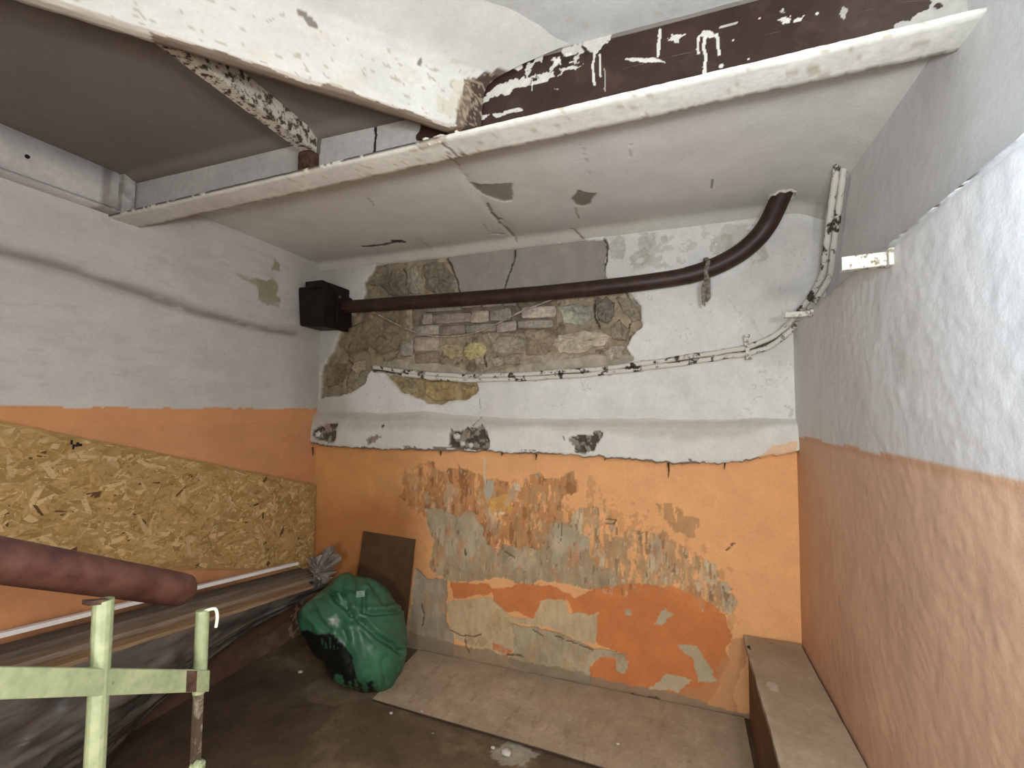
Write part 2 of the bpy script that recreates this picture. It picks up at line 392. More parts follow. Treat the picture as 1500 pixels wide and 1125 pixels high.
    put(C, zone([(428, 658), (500, 688), (480, 706), (430, 682)], .008, 20, 130), (0.56, 0.21, 0.08))
    put(C, zone([(400, 170), (480, 150), (500, 210), (430, 225), (400, 210)], .01, 20, 131), (0.60, 0.32, 0.09), 1 + .1 * nz)
    put(C, zone([(430, 212), (468, 210), (466, 220), (430, 222)], .003, 20, 132), (0.80, 0.58, 0.33))
    put(C, zone([(395, 100), (425, 100), (430, 150), (400, 185)], .02, 20, 133) & (nz > -.3), (0.42, 0.38, 0.28))
    put(C, zone([(395, 20), (400, 20), (402, 110), (396, 110)], .002, 20, 134), (0.6, 0.5, 0.36))
    put(C, zone([(500, 115), (520, 115), (520, 138), (500, 138)], .004, 20, 135), (0.66, 0.52, 0.36))
    worn = A | B | Cz | Ez | Fz | Gz
    st1 = fbm(X, Z, 42, 4, 150, 11); st2 = fbm(X, Z, 13, 5, 151, 8)
    C *= np.where(worn, 1 + .16 * st1, 1)[:, None]
    put(C, worn & (st2 + .5 * st1 > .42), (0.40, 0.25, 0.125), 1 + .2 * st1, .55)
    put(C, worn & (st2 + .4 * st1 < -.48), (0.54, 0.45, 0.32), 1 + .15 * st1, .45)
    put(C, (A | Cz | B) & (fbm(X, Z, 26, 4, 152, 12) > .5), (0.50, 0.215, 0.085), 1 + .2 * st1, .55)
    hal = zone([(150, 180), (760, 60), (1300, 420), (1280, 620), (1180, 560), (700, 440), (300, 440)], .06, 8, 153)
    put(C, hal & ~worn & (fbm(X, Z, 24, 4, 154, 15) > .30), (0.52, 0.26, 0.10), 1 + .2 * st1, .5)
    # dusty foot of the wall and orange-brown rim at lower right
    Iz = zone([(1020, 850), (1190, 800), (1235, 640), (1300, 640), (1260, 938), (1100, 938)], .03, 10, 136)
    put(C, Iz, (0.52, 0.245, 0.11), 1 + .1 * nz, .7)
    zf = np.interp(X, [-2.5, -1.75, -1.2, -.5, .1, .6], [.0, .10, .075, .05, .03, .02])
    put(C, low & (Z < zf + .02 * nz), (0.27, 0.205, 0.135), 1 + .15 * nz, .85)
    # speckle of scratches
    sc = (fbm(X, Z, 70, 2, 140, 16) > .78) & (B | Cz | A)
    put(C, sc, (0.23, 0.13, 0.06), None, .7)
    sc = (fbm(X, Z, 80, 2, 141, 18) > .80) & (B | Cz | A)
    put(C, sc, (0.62, 0.48, 0.30), None, .6)
    peeled = (A | Ez | Gz | Fz)
    D = np.where(Dz, D + .0012, D); D = np.where(A | Cz, D + .0025 + .0012 * ns, D); D = np.where(Ez, D + .0018, D); D = np.where(Fz | Gz, D + .006 + .003 * nz, D)
    def crk(pts, wd, colr=(0.09, 0.06, 0.04)): 
        l = bw(zoom(pts, 2.344, 540, 660)); d = segdist(l, X + .005 * fbm(X, Z, 25, 3, 88), Z + .005 * fbm(X, Z, 25, 3, 89))
        put(C, (d < wd) & low, colr, None, .85)
        return d < wd
    for pts, wd in (([(280, 620), (320, 635), (360, 640), (385, 632)], .004), ([(330, 650), (335, 670), (345, 695)], .004), ([(180, 530), (188, 560), (182, 600)], .005), ([(475, 700), (530, 708)], .004),
                    ([(330, 340), (332, 360)], .006), ([(640, 640), (700, 660), (770, 690)], .003), ([(905, 840), (1000, 855)], .004), ([(1060, 885), (1110, 910)], .004), ([(560, 615), (600, 640)], .0025), ([(815, 235), (850, 240), (840, 255), (815, 250)], .004),
                    ([(650, 255), (650, 320)], .002), ([(662, 250), (660, 330)], .002), ([(470, 350), (500, 370)], .004), ([(1230, 340), (1255, 320)], .004)):
        mk = crk(pts, wd); D = np.where(mk, D + .006, D)
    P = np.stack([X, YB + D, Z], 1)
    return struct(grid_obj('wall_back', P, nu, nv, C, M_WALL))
wall_back = build_back_wall()

# bricks and stones in the exposed masonry (parts of the back wall)
def brick_cols(base, n, spread=.25):
    k = 1 + random.uniform(-spread, spread)
    return np.clip(np.array([base] * n) * k * np.array([[random.uniform(.85, 1.15)] for _ in range(n)]), 0, 1)
M_BRICK = painted('whitewashed_brick', 0.9, 1.0, 38, 0.42, 0.010)
def brick_part(x0, x1, y0, y1, base, out=0.004, name='brick'):
    """one brick seen in the hole, its corners taken on the wall plane"""
    a = at(x0, y1, 1, YB); b = at(x1, y0, 1, YB)
    bm = bmesh.new()
    bmesh.ops.create_cube(bm, size=1.0)
    bmesh.ops.subdivide_edges(bm, edges=list(bm.edges), cuts=2, use_grid_fill=True)
    dx, dz = (b[0] - a[0]) * 1.06, (b[2] - a[2]) * 1.16
    for v in bm.verts:
        k = 1 - 0.05 * (abs(v.co.x) > .4 and abs(v.co.z) > .4)
        v.co = Vector((v.co.x * dx * k + random.uniform(-.003, .003), v.co.y * .05 + random.uniform(-.003, .003), v.co.z * dz * k + random.uniform(-.003, .003)))
    bmesh.ops.bevel(bm, geom=list(bm.edges), offset=.004, segments=1, affect='EDGES')
    me = bpy.data.meshes.new(name); bm.to_mesh(me); n = len(bm.verts); bm.free()
    me.materials.append(M_BRICK)
    c = me.color_attributes.new('Col', 'FLOAT_COLOR', 'POINT')
    cc = np.ones((n, 4), np.float32); cc[:, :3] = brick_cols(base, n)
    c.data.foreach_set('color', cc.ravel())
    me.shade_smooth()
    o = bpy.data.objects.new(name, me); COL.objects.link(o)
    o.location = ((a[0] + b[0]) / 2, YB + .025 + out, (a[2] + b[2]) / 2)
    o.rotation_euler = (random.uniform(-.05, .05), random.uniform(-.03, .03), random.uniform(-.06, .06))
    link_to(o, wall_back)
    return o
def stone_part(pts, base, proud=0.012, name='stone'):
    """irregular stone: outline bulging out of the mortar"""
    q = bw(pts); n0 = len(q)
    ring = []
    for i in range(n0):
        for k in range(4):
            t = k / 4
            ring.append((q[i][0] * (1 - t) + q[(i + 1) % n0][0] * t, q[i][1] * (1 - t) + q[(i + 1) % n0][1] * t))
    cx = sum(p[0] for p in ring) / len(ring); cz = sum(p[1] for p in ring) / len(ring)
    vs, fs, n = [], [], len(ring)
    for s, d in ((1.06, .035), (1.0, .006), (.86, -proud * .7), (.62, -proud), (.32, -proud * .9)):
        for p in ring:
            j = random.uniform(-.005, .005)
            vs.append((cx + (p[0] - cx) * s + j, YB + .018 + d + random.uniform(-.005, .005), cz + (p[1] - cz) * s + random.uniform(-.005, .005)))
    for l in range(4):
        for k in range(n):
            k2 = (k + 1) % n
            fs.append((l * n + k, l * n + k2, (l + 1) * n + k2, (l + 1) * n + k))
    vs.append((cx, YB + .018 - proud * 1.05, cz)); c = len(vs) - 1
    for k in range(n): fs.append((4 * n + k, 4 * n + (k + 1) % n, c))
    o = mesh_obj(name, vs, fs, M_BRICK, wall_back, brick_cols(base, len(vs), .1), smooth=False)
    return o
def z5(x0, x1, y0, y1): return (580 + x0 / 3.947, 580 + x1 / 3.947, 420 + y0 / 3.947, 420 + y1 / 3.947)
PINK = (0.33, 0.27, 0.215); GREYB = (0.285, 0.25, 0.20)
for (x0, x1, y0, y1, cc) in ((165, 365, 95, 145, GREYB), (378, 490, 85, 120, PINK), (498, 605, 80, 115, GREYB), (620, 690, 75, 110, GREYB),
                             (148, 205, 155, 215, PINK), (215, 425, 148, 212, PINK), (433, 530, 140, 205, PINK), (540, 660, 125, 195, GREYB), (728, 915, 108, 178, (0.37, 0.315, 0.26)),
                             (100, 240, 222, 280, GREYB), (248, 395, 220, 275, PINK), (405, 570, 212, 262, GREYB), (580, 690, 200, 260, (0.36, 0.31, 0.26)), (705, 900, 190, 240, GREYB),
                             (20, 95, 315, 395, GREYB), (105, 240, 290, 370, PINK), (110, 240, 378, 440, (0.26, 0.2, 0.15))):
    brick_part(*z5(x0, x1, y0, y1), cc)
Z4 = lambda p: zoom(p, 3.947, 580, 420)
Z3 = lambda p: zoom(p, 4.327, 440, 340)
for pts, cc, pr in ((Z4([(905, 330), (930, 280), (1050, 255), (1180, 250), (1245, 290), (1180, 345), (1050, 380), (940, 385)]), (0.52, 0.44, 0.335), .012),
                    (Z4([(385, 350), (420, 315), (490, 320), (518, 360), (490, 410), (420, 420), (380, 400)]), (0.48, 0.40, 0.20), .012),
                    (Z4([(240, 350), (290, 325), (370, 335), (375, 400), (320, 420), (260, 395)]), (0.38, 0.31, 0.18), .008),
                    (Z4([(545, 330), (580, 285), (680, 270), (740, 300), (735, 380), (640, 395), (560, 380)]), (0.32, 0.28, 0.215), .012),
                    (Z4([(720, 250), (850, 235), (910, 270), (900, 360), (850, 410), (740, 390), (750, 310)]), (0.27, 0.21, 0.15), .010),
                    (Z4([(930, 110), (1050, 90), (1130, 110), (1140, 180), (1060, 225), (960, 215)]), (0.31, 0.30, 0.235), .010),
                    (Z4([(1150, 100), (1210, 50), (1260, 90), (1265, 160), (1220, 215), (1165, 190)]), (0.21, 0.18, 0.145), .016),
                    (Z4([(1270, 60), (1340, 50), (1400, 110), (1420, 190), (1370, 210), (1310, 140)]), (0.33, 0.28, 0.21), .014),
                    (Z4([(1190, 380), (1240, 340), (1320, 340), (1310, 410), (1240, 430)]), (0.37, 0.31, 0.25), .010),
                    (Z4([(1230, 230), (1290, 180), (1350, 240), (1330, 310), (1250, 300)]), (0.25, 0.20, 0.15), .012),
                    (Z4([(520, 410), (700, 400), (720, 440), (560, 460)]), (0.29, 0.245, 0.19), .006),
                    (Z3([(410, 330), (480, 220), (570, 180), (640, 240), (655, 310), (670, 400), (560, 400), (500, 340)]), (0.20, 0.165, 0.115), .012),
                    (Z3([(665, 240), (720, 200), (760, 290), (770, 390), (680, 395), (660, 320)]), (0.26, 0.225, 0.17), .010),
                    (Z3([(770, 200), (900, 170), (960, 280), (985, 370), (860, 385), (780, 350)]), (0.21, 0.175, 0.125), .012),
                    (Z3([(230, 700), (300, 600), (420, 540), (480, 600), (420, 740), (300, 790)]), (0.20, 0.155, 0.09), .010),
                    (Z3([(430, 720), (500, 620), (620, 640), (610, 740), (500, 780)]), (0.22, 0.175, 0.115), .010),
                    (Z3([(280, 940), (320, 900), (430, 870), (420, 940), (340, 1000), (290, 990)]), (0.27, 0.235, 0.17), .014),
                    (Z3([(150, 900), (180, 820), (290, 830), (300, 890), (260, 950), (160, 990)]), (0.19, 0.14, 0.085), .010),
                    (Z3([(310, 860), (340, 815), (400, 810), (395, 870), (340, 895)]), (0.36, 0.29, 0.20), .012),
                    (Z3([(620, 720), (690, 690), (720, 760), (700, 800), (630, 780)]), (0.24, 0.20, 0.15), .008),
                    (Z3([(600, 940), (700, 930), (750, 980), (700, 1040), (640, 1030)]), (0.29, 0.24, 0.14), .008),
                    (Z3([(770, 950), (900, 935), (1000, 960), (980, 1060), (850, 1075), (780, 1030)]), (0.33, 0.25, 0.12), .010),
                    (Z3([(1010, 960), (1100, 970), (1095, 1030), (1020, 1070)]), (0.29, 0.21, 0.10), .008)):
    stone_part(pts, cc, pr)

# ---------------- cornice ledge along the back wall
def build_cornice():
    nu, nv = 500, 44
    xs = lin(-2.44, 0.515, nu)
    prof = [(0.0, 1.495), (0.004, 1.478), (.018, 1.462), (.036, 1.44), (.046, 1.40), (.052, 1.35), (.057, 1.30), (.060, 1.265), (.052, 1.250), (.02, 1.250), (-.012, 1.256)]
    t = np.linspace(0, len(prof) - 1, nv)
    pd = np.interp(t, range(len(prof)), [p[0] for p in prof]); pz = np.interp(t, range(len(prof)), [p[1] for p in prof])
    X, T = np.meshgrid(xs, np.arange(nv), indexing='ij')
    X = X.ravel(); T = T.ravel()
    d = pd[T]; z = pz[T]
    bot = np.interp(X, [-2.44, -2.3, -1.8, -1.2, -.6, -.01, .2, .35, .515], [1.262, 1.243, 1.240, 1.250, 1.252, 1.230, 1.245, 1.275, 1.315])
    top = np.interp(X, [-2.44, -1.9, -1.6, -1.3, -1.0, 0, .515], [1.50, 1.475, 1.49, 1.47, 1.455, 1.465, 1.475]) + .006 * fbm(X, X * 0, 6, 3, 5)
    zz = bot + (z - 1.250) / (1.495 - 1.250) * (top - bot)
    zz += np.where(z < 1.27, .006 * fbm(X, X * 0 + 3, 16, 3, 9) + .004 * fbm(X, X * 0, 60, 2, 10), 0)
    d = d + np.where(d > .01, .006 * fbm(X, zz, 5, 4, 15) + .002 * fbm(X, zz, 25, 3, 16), 0)
    C = np.zeros((len(X), 3)); C[:] = (0.66, 0.64, 0.59)
    n1 = fbm(X, zz, 5, 4, 17); n2 = fbm(X, zz, 28, 4, 18)
    C *= (1 + .05 * n1 + .04 * n2)[:, None]
    put(C, sst(.0, .05, zz - (bot + .11 + .02 * n1)), (0.45, 0.415, 0.34), 1 + .06 * n2, .6)
    put(C, sst(-1.9, -2.4, X), (0.36, 0.335, 0.28), 1 + .1 * n2, .6)
    for k, pl in enumerate((zoom([(75, 225), (100, 190), (140, 175), (222, 168), (205, 278), (150, 285), (90, 275)], 4.167, 440, 580),
                            zoom([(905, 205), (960, 215), (1020, 198), (1110, 185), (1145, 240), (1145, 325), (1080, 345), (960, 325), (890, 285)], 4.167, 440, 580),
                            zoom([(20, 885), (90, 905), (150, 880), (240, 885), (225, 930), (200, 965), (130, 965), (105, 915)], 3, 800, 340),
                            zoom([(480, 175), (500, 178), (495, 195), (478, 192)], 4.167, 440, 580), zoom([(400, 270), (470, 235), (480, 270), (420, 305)], 4.167, 440, 580))):
        mk = pip(bw(pl, YB - .055), X, zz, .020, 22, 30 + k)
        dk = mk & (n2 > (-.15 if k < 3 else .3))
        d = np.where(mk, d - (.022 if k < 3 else .006) - .012 * n2, d)
        put(C, mk, (0.30, 0.26, 0.20), 1 + .3 * n2); put(C, dk, (0.07, 0.055, 0.04), 1 + .3 * n2)
    cr = segdist([(-1.21, 1.40), (-1.17, 1.45), (-1.16, 1.49)], X, zz) < .003; put(C, cr, (.2, .17, .13))
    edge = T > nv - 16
    put(C, edge & (d < .056), (0.14, 0.10, 0.07), 1 + .3 * n2, .85)  # shadow line under the overhang, painted dark into the bottom edge
    redge = pip(bw([(1110, 672), (1130, 655), (1166, 645), (1166, 668)], YB - .05), X, zz, .008); put(C, redge, (0.74, 0.42, 0.2), None, .7)
    P = np.stack([X, YB - d, zz], 1)
    o = struct(grid_obj('trim_1', P, nu, nv, C, M_WALL, flip=True))
    # broken plaster lumps in the holes, and the dark drips hanging from the edge
    for (x, y, r) in ((464, 637, 7), (482, 640, 4), (487, 630, 4), (668, 640, 7), (676, 650, 6), (688, 652, 6), (690, 640, 5), (703, 646, 5), (708, 655, 5), (683, 631, 4), (845, 641, 4), (852, 650, 5), (862, 645, 4), (846, 655, 5), (857, 636, 3)):
        p = at(x, y, 1, YB - .05)
        bm = bmesh.new(); bmesh.ops.create_icosphere(bm, subdivisions=1, radius=r / 690 * 2.6)
        for v in bm.verts: v.co = Vector((v.co.x * random.uniform(.7, 1.2), v.co.y * .8, v.co.z * random.uniform(.7, 1.1)))
        me = bpy.data.meshes.new('plaster_lump'); bm.to_mesh(me); bm.free(); me.materials.append(M_CHIP if r > 5 else M_DARKCHIP)
        l = bpy.data.objects.new('plaster_lump', me); COL.objects.link(l); l.location = (p[0], p[1] + .018, p[2]); link_to(l, o)
    for (x, y0, y1) in ((458, 655, 668), (979, 678, 700), (1061, 670, 688), (886, 664, 675), (785, 662, 674), (1113, 665, 672), (645, 660, 668), (735, 661, 668)):
        a = at(x, y0, 1, YB - .04); b = at(x, y1, 1, YB - .04)
        MB().tube([a, (a + b) / 2 + [.003, 0, 0], b], [.006, .004, .0015], 6).build('drip', M_RUST, o)
    return o
build_cornice()

# ---------------- left wall
def build_left_wall():
    nu, nv = 470, 300
    Y, Z = [t.ravel() for t in np.meshgrid(lin(-1.62, 2.67, nu), lin(-.01, 2.60, nv), indexing='ij')]
    n1 = fbm(Y, Z, 2.5, 5, 201); n2 = fbm(Y, Z, 15, 4, 202); nh = fbm(Y, Z, 6, 4, 203, 22)
    D = .006 * fbm(Y, Z, 1.6, 3, 204) + .0025 * nh
    C = np.zeros((len(Y), 3)); C[:] = (0.49, 0.465, 0.43); C *= (1 + .07 * n1 + .05 * nh)[:, None]
    # sloping joint: upper plaster stands proud, dirty groove underneath
    ln = [(p[1], p[2]) for p in (at(x, y, 0, XL) for x, y in ((-400, 275), (0, 372), (100, 398), (200, 430), (300, 464), (380, 482), (440, 495)))]
    zl = np.interp(Y, [p[0] for p in ln], [p[1] for p in ln]) + .007 * fbm(Y, Y * 0, 3.2, 3, 210)
    h = Z - zl
    live = sst(2.52, 2.40, Y)
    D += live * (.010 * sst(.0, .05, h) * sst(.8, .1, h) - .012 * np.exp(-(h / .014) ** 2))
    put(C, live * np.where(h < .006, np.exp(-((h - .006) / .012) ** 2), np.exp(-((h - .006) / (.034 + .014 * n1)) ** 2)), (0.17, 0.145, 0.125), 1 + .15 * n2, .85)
    put(C, live * np.exp(-((h + .045) / .04) ** 2), (0.44, 0.41, 0.37), 1 + .1 * n2, .4)
    put(C, sst(.2, .6, nh) * (Z > 1.5), (0.47, 0.445, 0.41), None, .5)
    # peeled spot
    pl = [(p[1], p[2]) for p in (at(x, y, 0, XL) for x, y in zoom([(1030, 140), (1110, 175), (1170, 185), (1195, 170), (1225, 210), (1210, 250), (1225, 270), (1220, 305), (1165, 290), (1135, 260), (1125, 210), (1060, 175)], 3, 0, 350))]
    pl2 = [(p[1], p[2]) for p in (at(x, y, 0, XL) for x, y in zoom([(1200, 88), (1230, 110), (1228, 145), (1190, 135), (1205, 115)], 3, 0, 350))]
    mk = pip(pl, Y, Z, .012, 20, 220) | pip(pl2, Y, Z, .008, 20, 221)
    put(C, mk, (0.285, 0.25, 0.165), 1 + .1 * n2); D = np.where(mk, D - .004, D)
    # corner dirt by the back wall
    put(C, sst(2.30, 2.62, Y + .06 * n1) * (Z > 1.5), (0.35, 0.325, 0.27), None, .6)
    put(C, (fbm(Y, Z, 9, 4, 231, 40) > .55) & (Z > 1.5), (0.40, 0.375, 0.345), None, .45)
    put(C, sst(.25, .75, fbm(Y, Z, 3.2, 4, 232, 9)) * (Z > 1.5), (0.43, 0.40, 0.365), None, .6)
    # orange
    low = Z < 1.5 + .003 * fbm(Y, Y * 0, 8, 3, 225)
    C[low] = (0.54, 0.255, 0.115); C *= np.where(low, 1 + .09 * n1 + .05 * nh, 1)[:, None]
    put(C, low & (n1 > .1), (0.49, 0.215, 0.09), 1 + .05 * nh, .6)
    put(C, low & (Z > 1.42) & (Z < 1.5), (0.58, 0.27, 0.11), None, .5)
    # bottom: bare dirty plaster and old dark paint
    zd = np.interp(Y, [0, 2.1, 2.4, 2.65], [.62, .52, .30, .22]) + .08 * n1
    put(C, low * sst(.08, -.08, Z - zd), (0.075, 0.040, 0.022), 1 + .25 * n2, .95)
    put(C, low * sst(2.1, 2.45, Y + .1 * n2) * (Z < .10 + .08 * n1), (0.17, 0.125, 0.078), 1 + .3 * n2, .6)
    put(C, low & (np.abs(Y - 2.50 + .1 * n2 - .3 * Z) < .03) & (Z < .20), (0.40, 0.31, 0.21), 1 + .2 * n2, .7)
    P = np.stack([XL + D, Y, Z], 1)
    return struct(grid_obj('wall_left', P, nu, nv, C, M_WALL))
wall_left = build_left_wall()

# ---------------- right wall: thick lumpy lower wall with a ledge at 1.95 m, smooth thin wall above
def build_right_wall():
    nu, nv = 430, 300
    ys = lin(-1.62, 2.67, nu)
    zlow, led = 215, 12
    T = np.arange(nv)
    X0 = np.where(T < zlow, XR, np.where(T < zlow + led, XR + (T - zlow) / (led - 1) * (XU - XR), XU)).astype(float)
    Z0 = np.where(T < zlow, T / (zlow - 1) * 1.955 - .01, np.where(T < zlow + led, 1.945 + .012 * (T - zlow) / led, 1.957 + (T - zlow - led + 1) / (nv - zlow - led) * .72)).astype(float)
    Yg, Tg = np.meshgrid(ys, T, indexing='ij'); Y = Yg.ravel(); Tg = Tg.ravel()
    X = X0[Tg]; Z = Z0[Tg]
    lower = Tg < zlow
    big = fbm(Y, Z, 1.8, 3, 301); mid = fbm(Y + .25 * Z, Z - .2 * Y, 7, 4, 302, 6); sm = fbm(Y, Z, 22, 4, 303)
    dia = fbm(Y * .9 + Z * .8, Z * .35 - Y * .35, 4.5, 3, 304)
    fall = sst(2.68, 2.40, Y)
    D = .004 * big + fall * (.0016 * dia + .0005 * mid + .0011 * np.maximum(sm, -.1) + .0009 * fbm(Y, Z, 45, 3, 305))
    D = np.where(lower, D * sst(1.96, 1.93, Z) + .0, .001 * sm)
    # rounded, slightly crumbled top arris
    D = np.where(lower, D - .010 * sst(1.925, 1.95, Z), D)
    Z = np.where(lower & (Z > 1.9), Z + .004 * fbm(Y, Y * 0, 14, 3, 310), Z)
    C = np.zeros((len(Y), 3)); C[:] = (0.69, 0.685, 0.68); C *= (1 + .03 * big + .02 * sm)[:, None]
    put(C, lower * sst(.2, .7, fbm(Y, Z, 3, 4, 321)), (0.55, 0.53, 0.47), None, .3)
    zl = np.interp(Y, [0, 1.0, 2.6], [1.392, 1.392, 1.385]) + .004 * fbm(Y, Y * 0, 9, 3, 311)
    low = lower & (Z < zl)
    C[low] = (0.70, 0.46, 0.315); C *= np.where(low, 1 + .05 * big + .05 * mid, 1)[:, None]
    put(C, low * sst(-.1, .5, dia + .4 * big), (0.63, 0.385, 0.27), 1 + .04 * sm, .6)
    put(C, low * np.exp(-((Z - zl + .01) / .012) ** 2), (0.55, 0.28, 0.14), None, .5)
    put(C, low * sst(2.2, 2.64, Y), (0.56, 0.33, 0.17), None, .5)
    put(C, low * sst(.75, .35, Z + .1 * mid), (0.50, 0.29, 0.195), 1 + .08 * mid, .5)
    sp = lower & (np.hypot((Y - 2.42) * .6, Z - .72) < .03 + .01 * sm); put(C, sp, (0.64, 0.46, 0.33), None, .6)
    P = np.stack([X - D, Y, Z], 1)
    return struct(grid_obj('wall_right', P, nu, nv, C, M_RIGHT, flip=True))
wall_right = build_right_wall()

# ---------------- wall behind the stair foot (out of view, closes the stairwell)
wf = MB().box(-2.55, .75, -1.72, -1.62, -.05, 2.72).build('wall_front', mottled('plain_plaster', (0.22, 0.19, 0.16), (0.28, 0.25, 0.21), 6, 0.85))
struct(wf)

# ---------------- floor
def build_floor():
    nu, nv = 290, 390
    X, Y = [t.ravel() for t in np.meshgrid(lin(-2.5, .7, nu), lin(-1.65, 2.70, nv), indexing='ij')]
    n1 = fbm(X, Y, 2.2, 5, 401); n2 = fbm(X, Y, 16, 4, 402); n3 = fbm(X, Y, 6, 4, 403)
    C = np.zeros((len(X), 3)); C[:] = (0.12, 0.083, 0.048); C *= (1 + .2 * n1 + .15 * n2)[:, None]
    put(C, sst(.0, .6, n3 + .3 * n1), (0.20, 0.145, 0.088), 1 + .15 * n2, .7)
    put(C, sst(.35, .8, n3 - n1), (0.065, 0.043, 0.025), None, .6)
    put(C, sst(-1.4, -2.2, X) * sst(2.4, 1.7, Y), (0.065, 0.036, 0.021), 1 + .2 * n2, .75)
    put(C, (np.hypot((X + .72), (Y - 2.03) * 1.3) + .05 * n2 < .09), (0.42, 0.38, 0.30), 1 + .2 * n2, .7)
    put(C, (np.hypot((X + 1.78) * .7, (Y - 2.12)) + .04 * n3 < .12), (0.20, 0.15, 0.085), 1 + .2 * n2, .6)
    P = np.stack([X, Y, -.002 + .0016 * n2 - .0005], 1)
    P[:, 2] = np.minimum(P[:, 2], 0.0)
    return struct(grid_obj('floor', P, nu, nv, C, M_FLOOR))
build_floor()

# ---------------- ceilings
def build_ceiling():
    nu, nv = 400, 160
    X, Y = [t.ravel() for t in np.meshgrid(lin(-2.5, .70, nu), lin(1.395, 2.69, nv), indexing='ij')]
    n1 = fbm(X, Y, 2.2, 5, 501); n2 = fbm(X, Y, 16, 4, 502); n3 = fbm(X, Y, 5, 4, 503)
    D = .005 * fbm(X, Y, 2, 3, 504) + .0015 * n3
    # sagging plaster sheets separated by cracks
    C = np.zeros((len(X), 3)); C[:] = (0.66, 0.64, 0.60); C *= (1 + .05 * n1 + .03 * n3)[:, None]
    put(C, sst(2.2, 2.64, Y + .05 * n3), (0.42, 0.395, 0.33), 1 + .1 * n2, .55)
    put(C, sst(.1, -1.6, X) * 1.0, (0.55, 0.52, 0.46), None, .4)
    cz = lambda pts: [(p[0], p[1]) for p in (at(x, y, 2, ZC) for x, y in zoom(pts, 3, 500, 0))]
    def patch(pts, dep, col, amp=.008, k=.95, seed=520):
        nonlocal D
        mk = pip(cz(pts), X, Y, amp, 22, seed)
        put(C, mk, col, 1 + .15 * n2, k); D = np.where(mk, D + dep, D)
    def crack(pts, wd, col=(0.18, 0.155, 0.12), dep=.004):
        nonlocal D
        d = segdist(cz(pts), X + .006 * fbm(X, Y, 20, 3, 530), Y + .006 * fbm(X, Y, 20, 3, 531))
        put(C, d < wd, col, None, .85); D = np.where(d < wd, D + dep, D)
    # step between lime-wash sheets
    st = segdist(cz([(480, 690), (560, 800), (650, 920), (760, 1040)]), X, Y); D += .006 * np.exp(-(st / .03) ** 2)
    patch([(560, 805), (600, 812), (650, 815), (752, 805), (750, 882), (715, 888), (625, 862)], .006, (0.23, 0.21, 0.165))
    patch([(1010, 880), (1045, 835), (1080, 850), (1118, 848), (1100, 895), (1060, 912), (1030, 900)], .006, (0.20, 0.18, 0.14))
    crack([(490, 705), (545, 780), (560, 805)], .003, (0.34, 0.3, 0.24)); crack([(640, 900), (670, 950), (700, 985), (770, 1050)], .007); crack([(665, 945), (690, 970), (705, 965)], .008)
    crack([(100, 1085), (180, 1078), (262, 1060)], .015, (0.02, 0.016, 0.013), .004); crack([(235, 1062), (266, 1064)], .024, (0.02, 0.016, 0.013), .004)
    crack([(670, 1028), (710, 1030)], .008, (0.05, 0.04, 0.03), .008)
    crack([(1025, 915), (1045, 965)], .003, (0.3, 0.27, 0.22)); crack([(1010, 1005), (1060, 1022), (1140, 1030), (1175, 1028)], .005, (0.16, 0.14, 0.11)); crack([(1165, 1022), (1178, 1035)], .010, (0.03, 0.025, 0.02))
    crack([(1630, 790), (1632, 830)], .004, (0.1, 0.09, 0.08)); crack([(115, 870), (145, 905)], .003, (0.25, 0.22, 0.18)); crack([(340, 1050), (400, 1090)], .004, (0.3, 0.27, 0.22))
    crack([(1270, 640), (1272, 690)], .002, (0.45, 0.42, 0.37)); crack([(1050, 620), (1080, 720), (1100, 800)], .002, (0.48, 0.46, 0.42)); crack([(620, 985), (650, 1030)], .003, (0.3, 0.27, 0.22))
    # coved joint with the back wall
    D -= .045 * sst(YB - .10, YB + .02, Y) ** 2
    D -= .05 * sst(.50, .68, X) ** 1.5
    P = np.stack([X, Y, ZC + D], 1)
    return struct(grid_obj('ceiling', P, nu, nv, C, M_WALL, flip=True))
ceiling = build_ceiling()

S0 = np.array([-.753, 1.322]); SU = np.array([-.658, -.753]); SN = np.array([.753, -.658])   # stringer line: start, direction away from the beam, side facing the lamp
def build_center_soffit():
    nu, nv = 330, 330
    X, Y = [t.ravel() for t in np.meshgrid(lin(-2.3, .70, nu), lin(-1.65, 1.40, nv), indexing='ij')]
    n1 = fbm(X, Y, 3, 5, 551); n2 = fbm(X, Y, 18, 4, 552)
    D = .006 * fbm(X, Y, 2.5, 3, 553) + .002 * fbm(X, Y, 9, 3, 554)
    C = np.zeros((len(X), 3)); C[:] = (0.47, 0.46, 0.435); C *= (1 + .04 * n1 + .03 * n2)[:, None]
    cz = lambda pts: [(p[0], p[1]) for p in (at(x, y, 2, 2.65) for x, y in pts)]
    for pts, wd in (([(437, 0), (465, 15), (475, 30), (490, 40)], .003), ([(500, 48), (520, 50), (528, 62)], .003), ([(545, 70), (575, 78), (585, 92)], .0035)):
        d = segdist(cz(pts), X + .006 * n2, Y + .006 * fbm(X, Y, 20, 3, 556)); put(C, d < wd, (.22, .19, .15), None, .85); D = np.where(d < wd, D + .004, D)
    put(C, (fbm(X, Y, 30, 3, 557) > .62) & (fbm(X, Y, 3, 3, 558) > .1), (0.42, 0.40, 0.35), None, .6)
    return grid_obj('center_soffit', np.stack([X, Y, 2.65 + D], 1), nu, nv, C, M_WALL, ceiling, flip=True)
build_center_soffit()
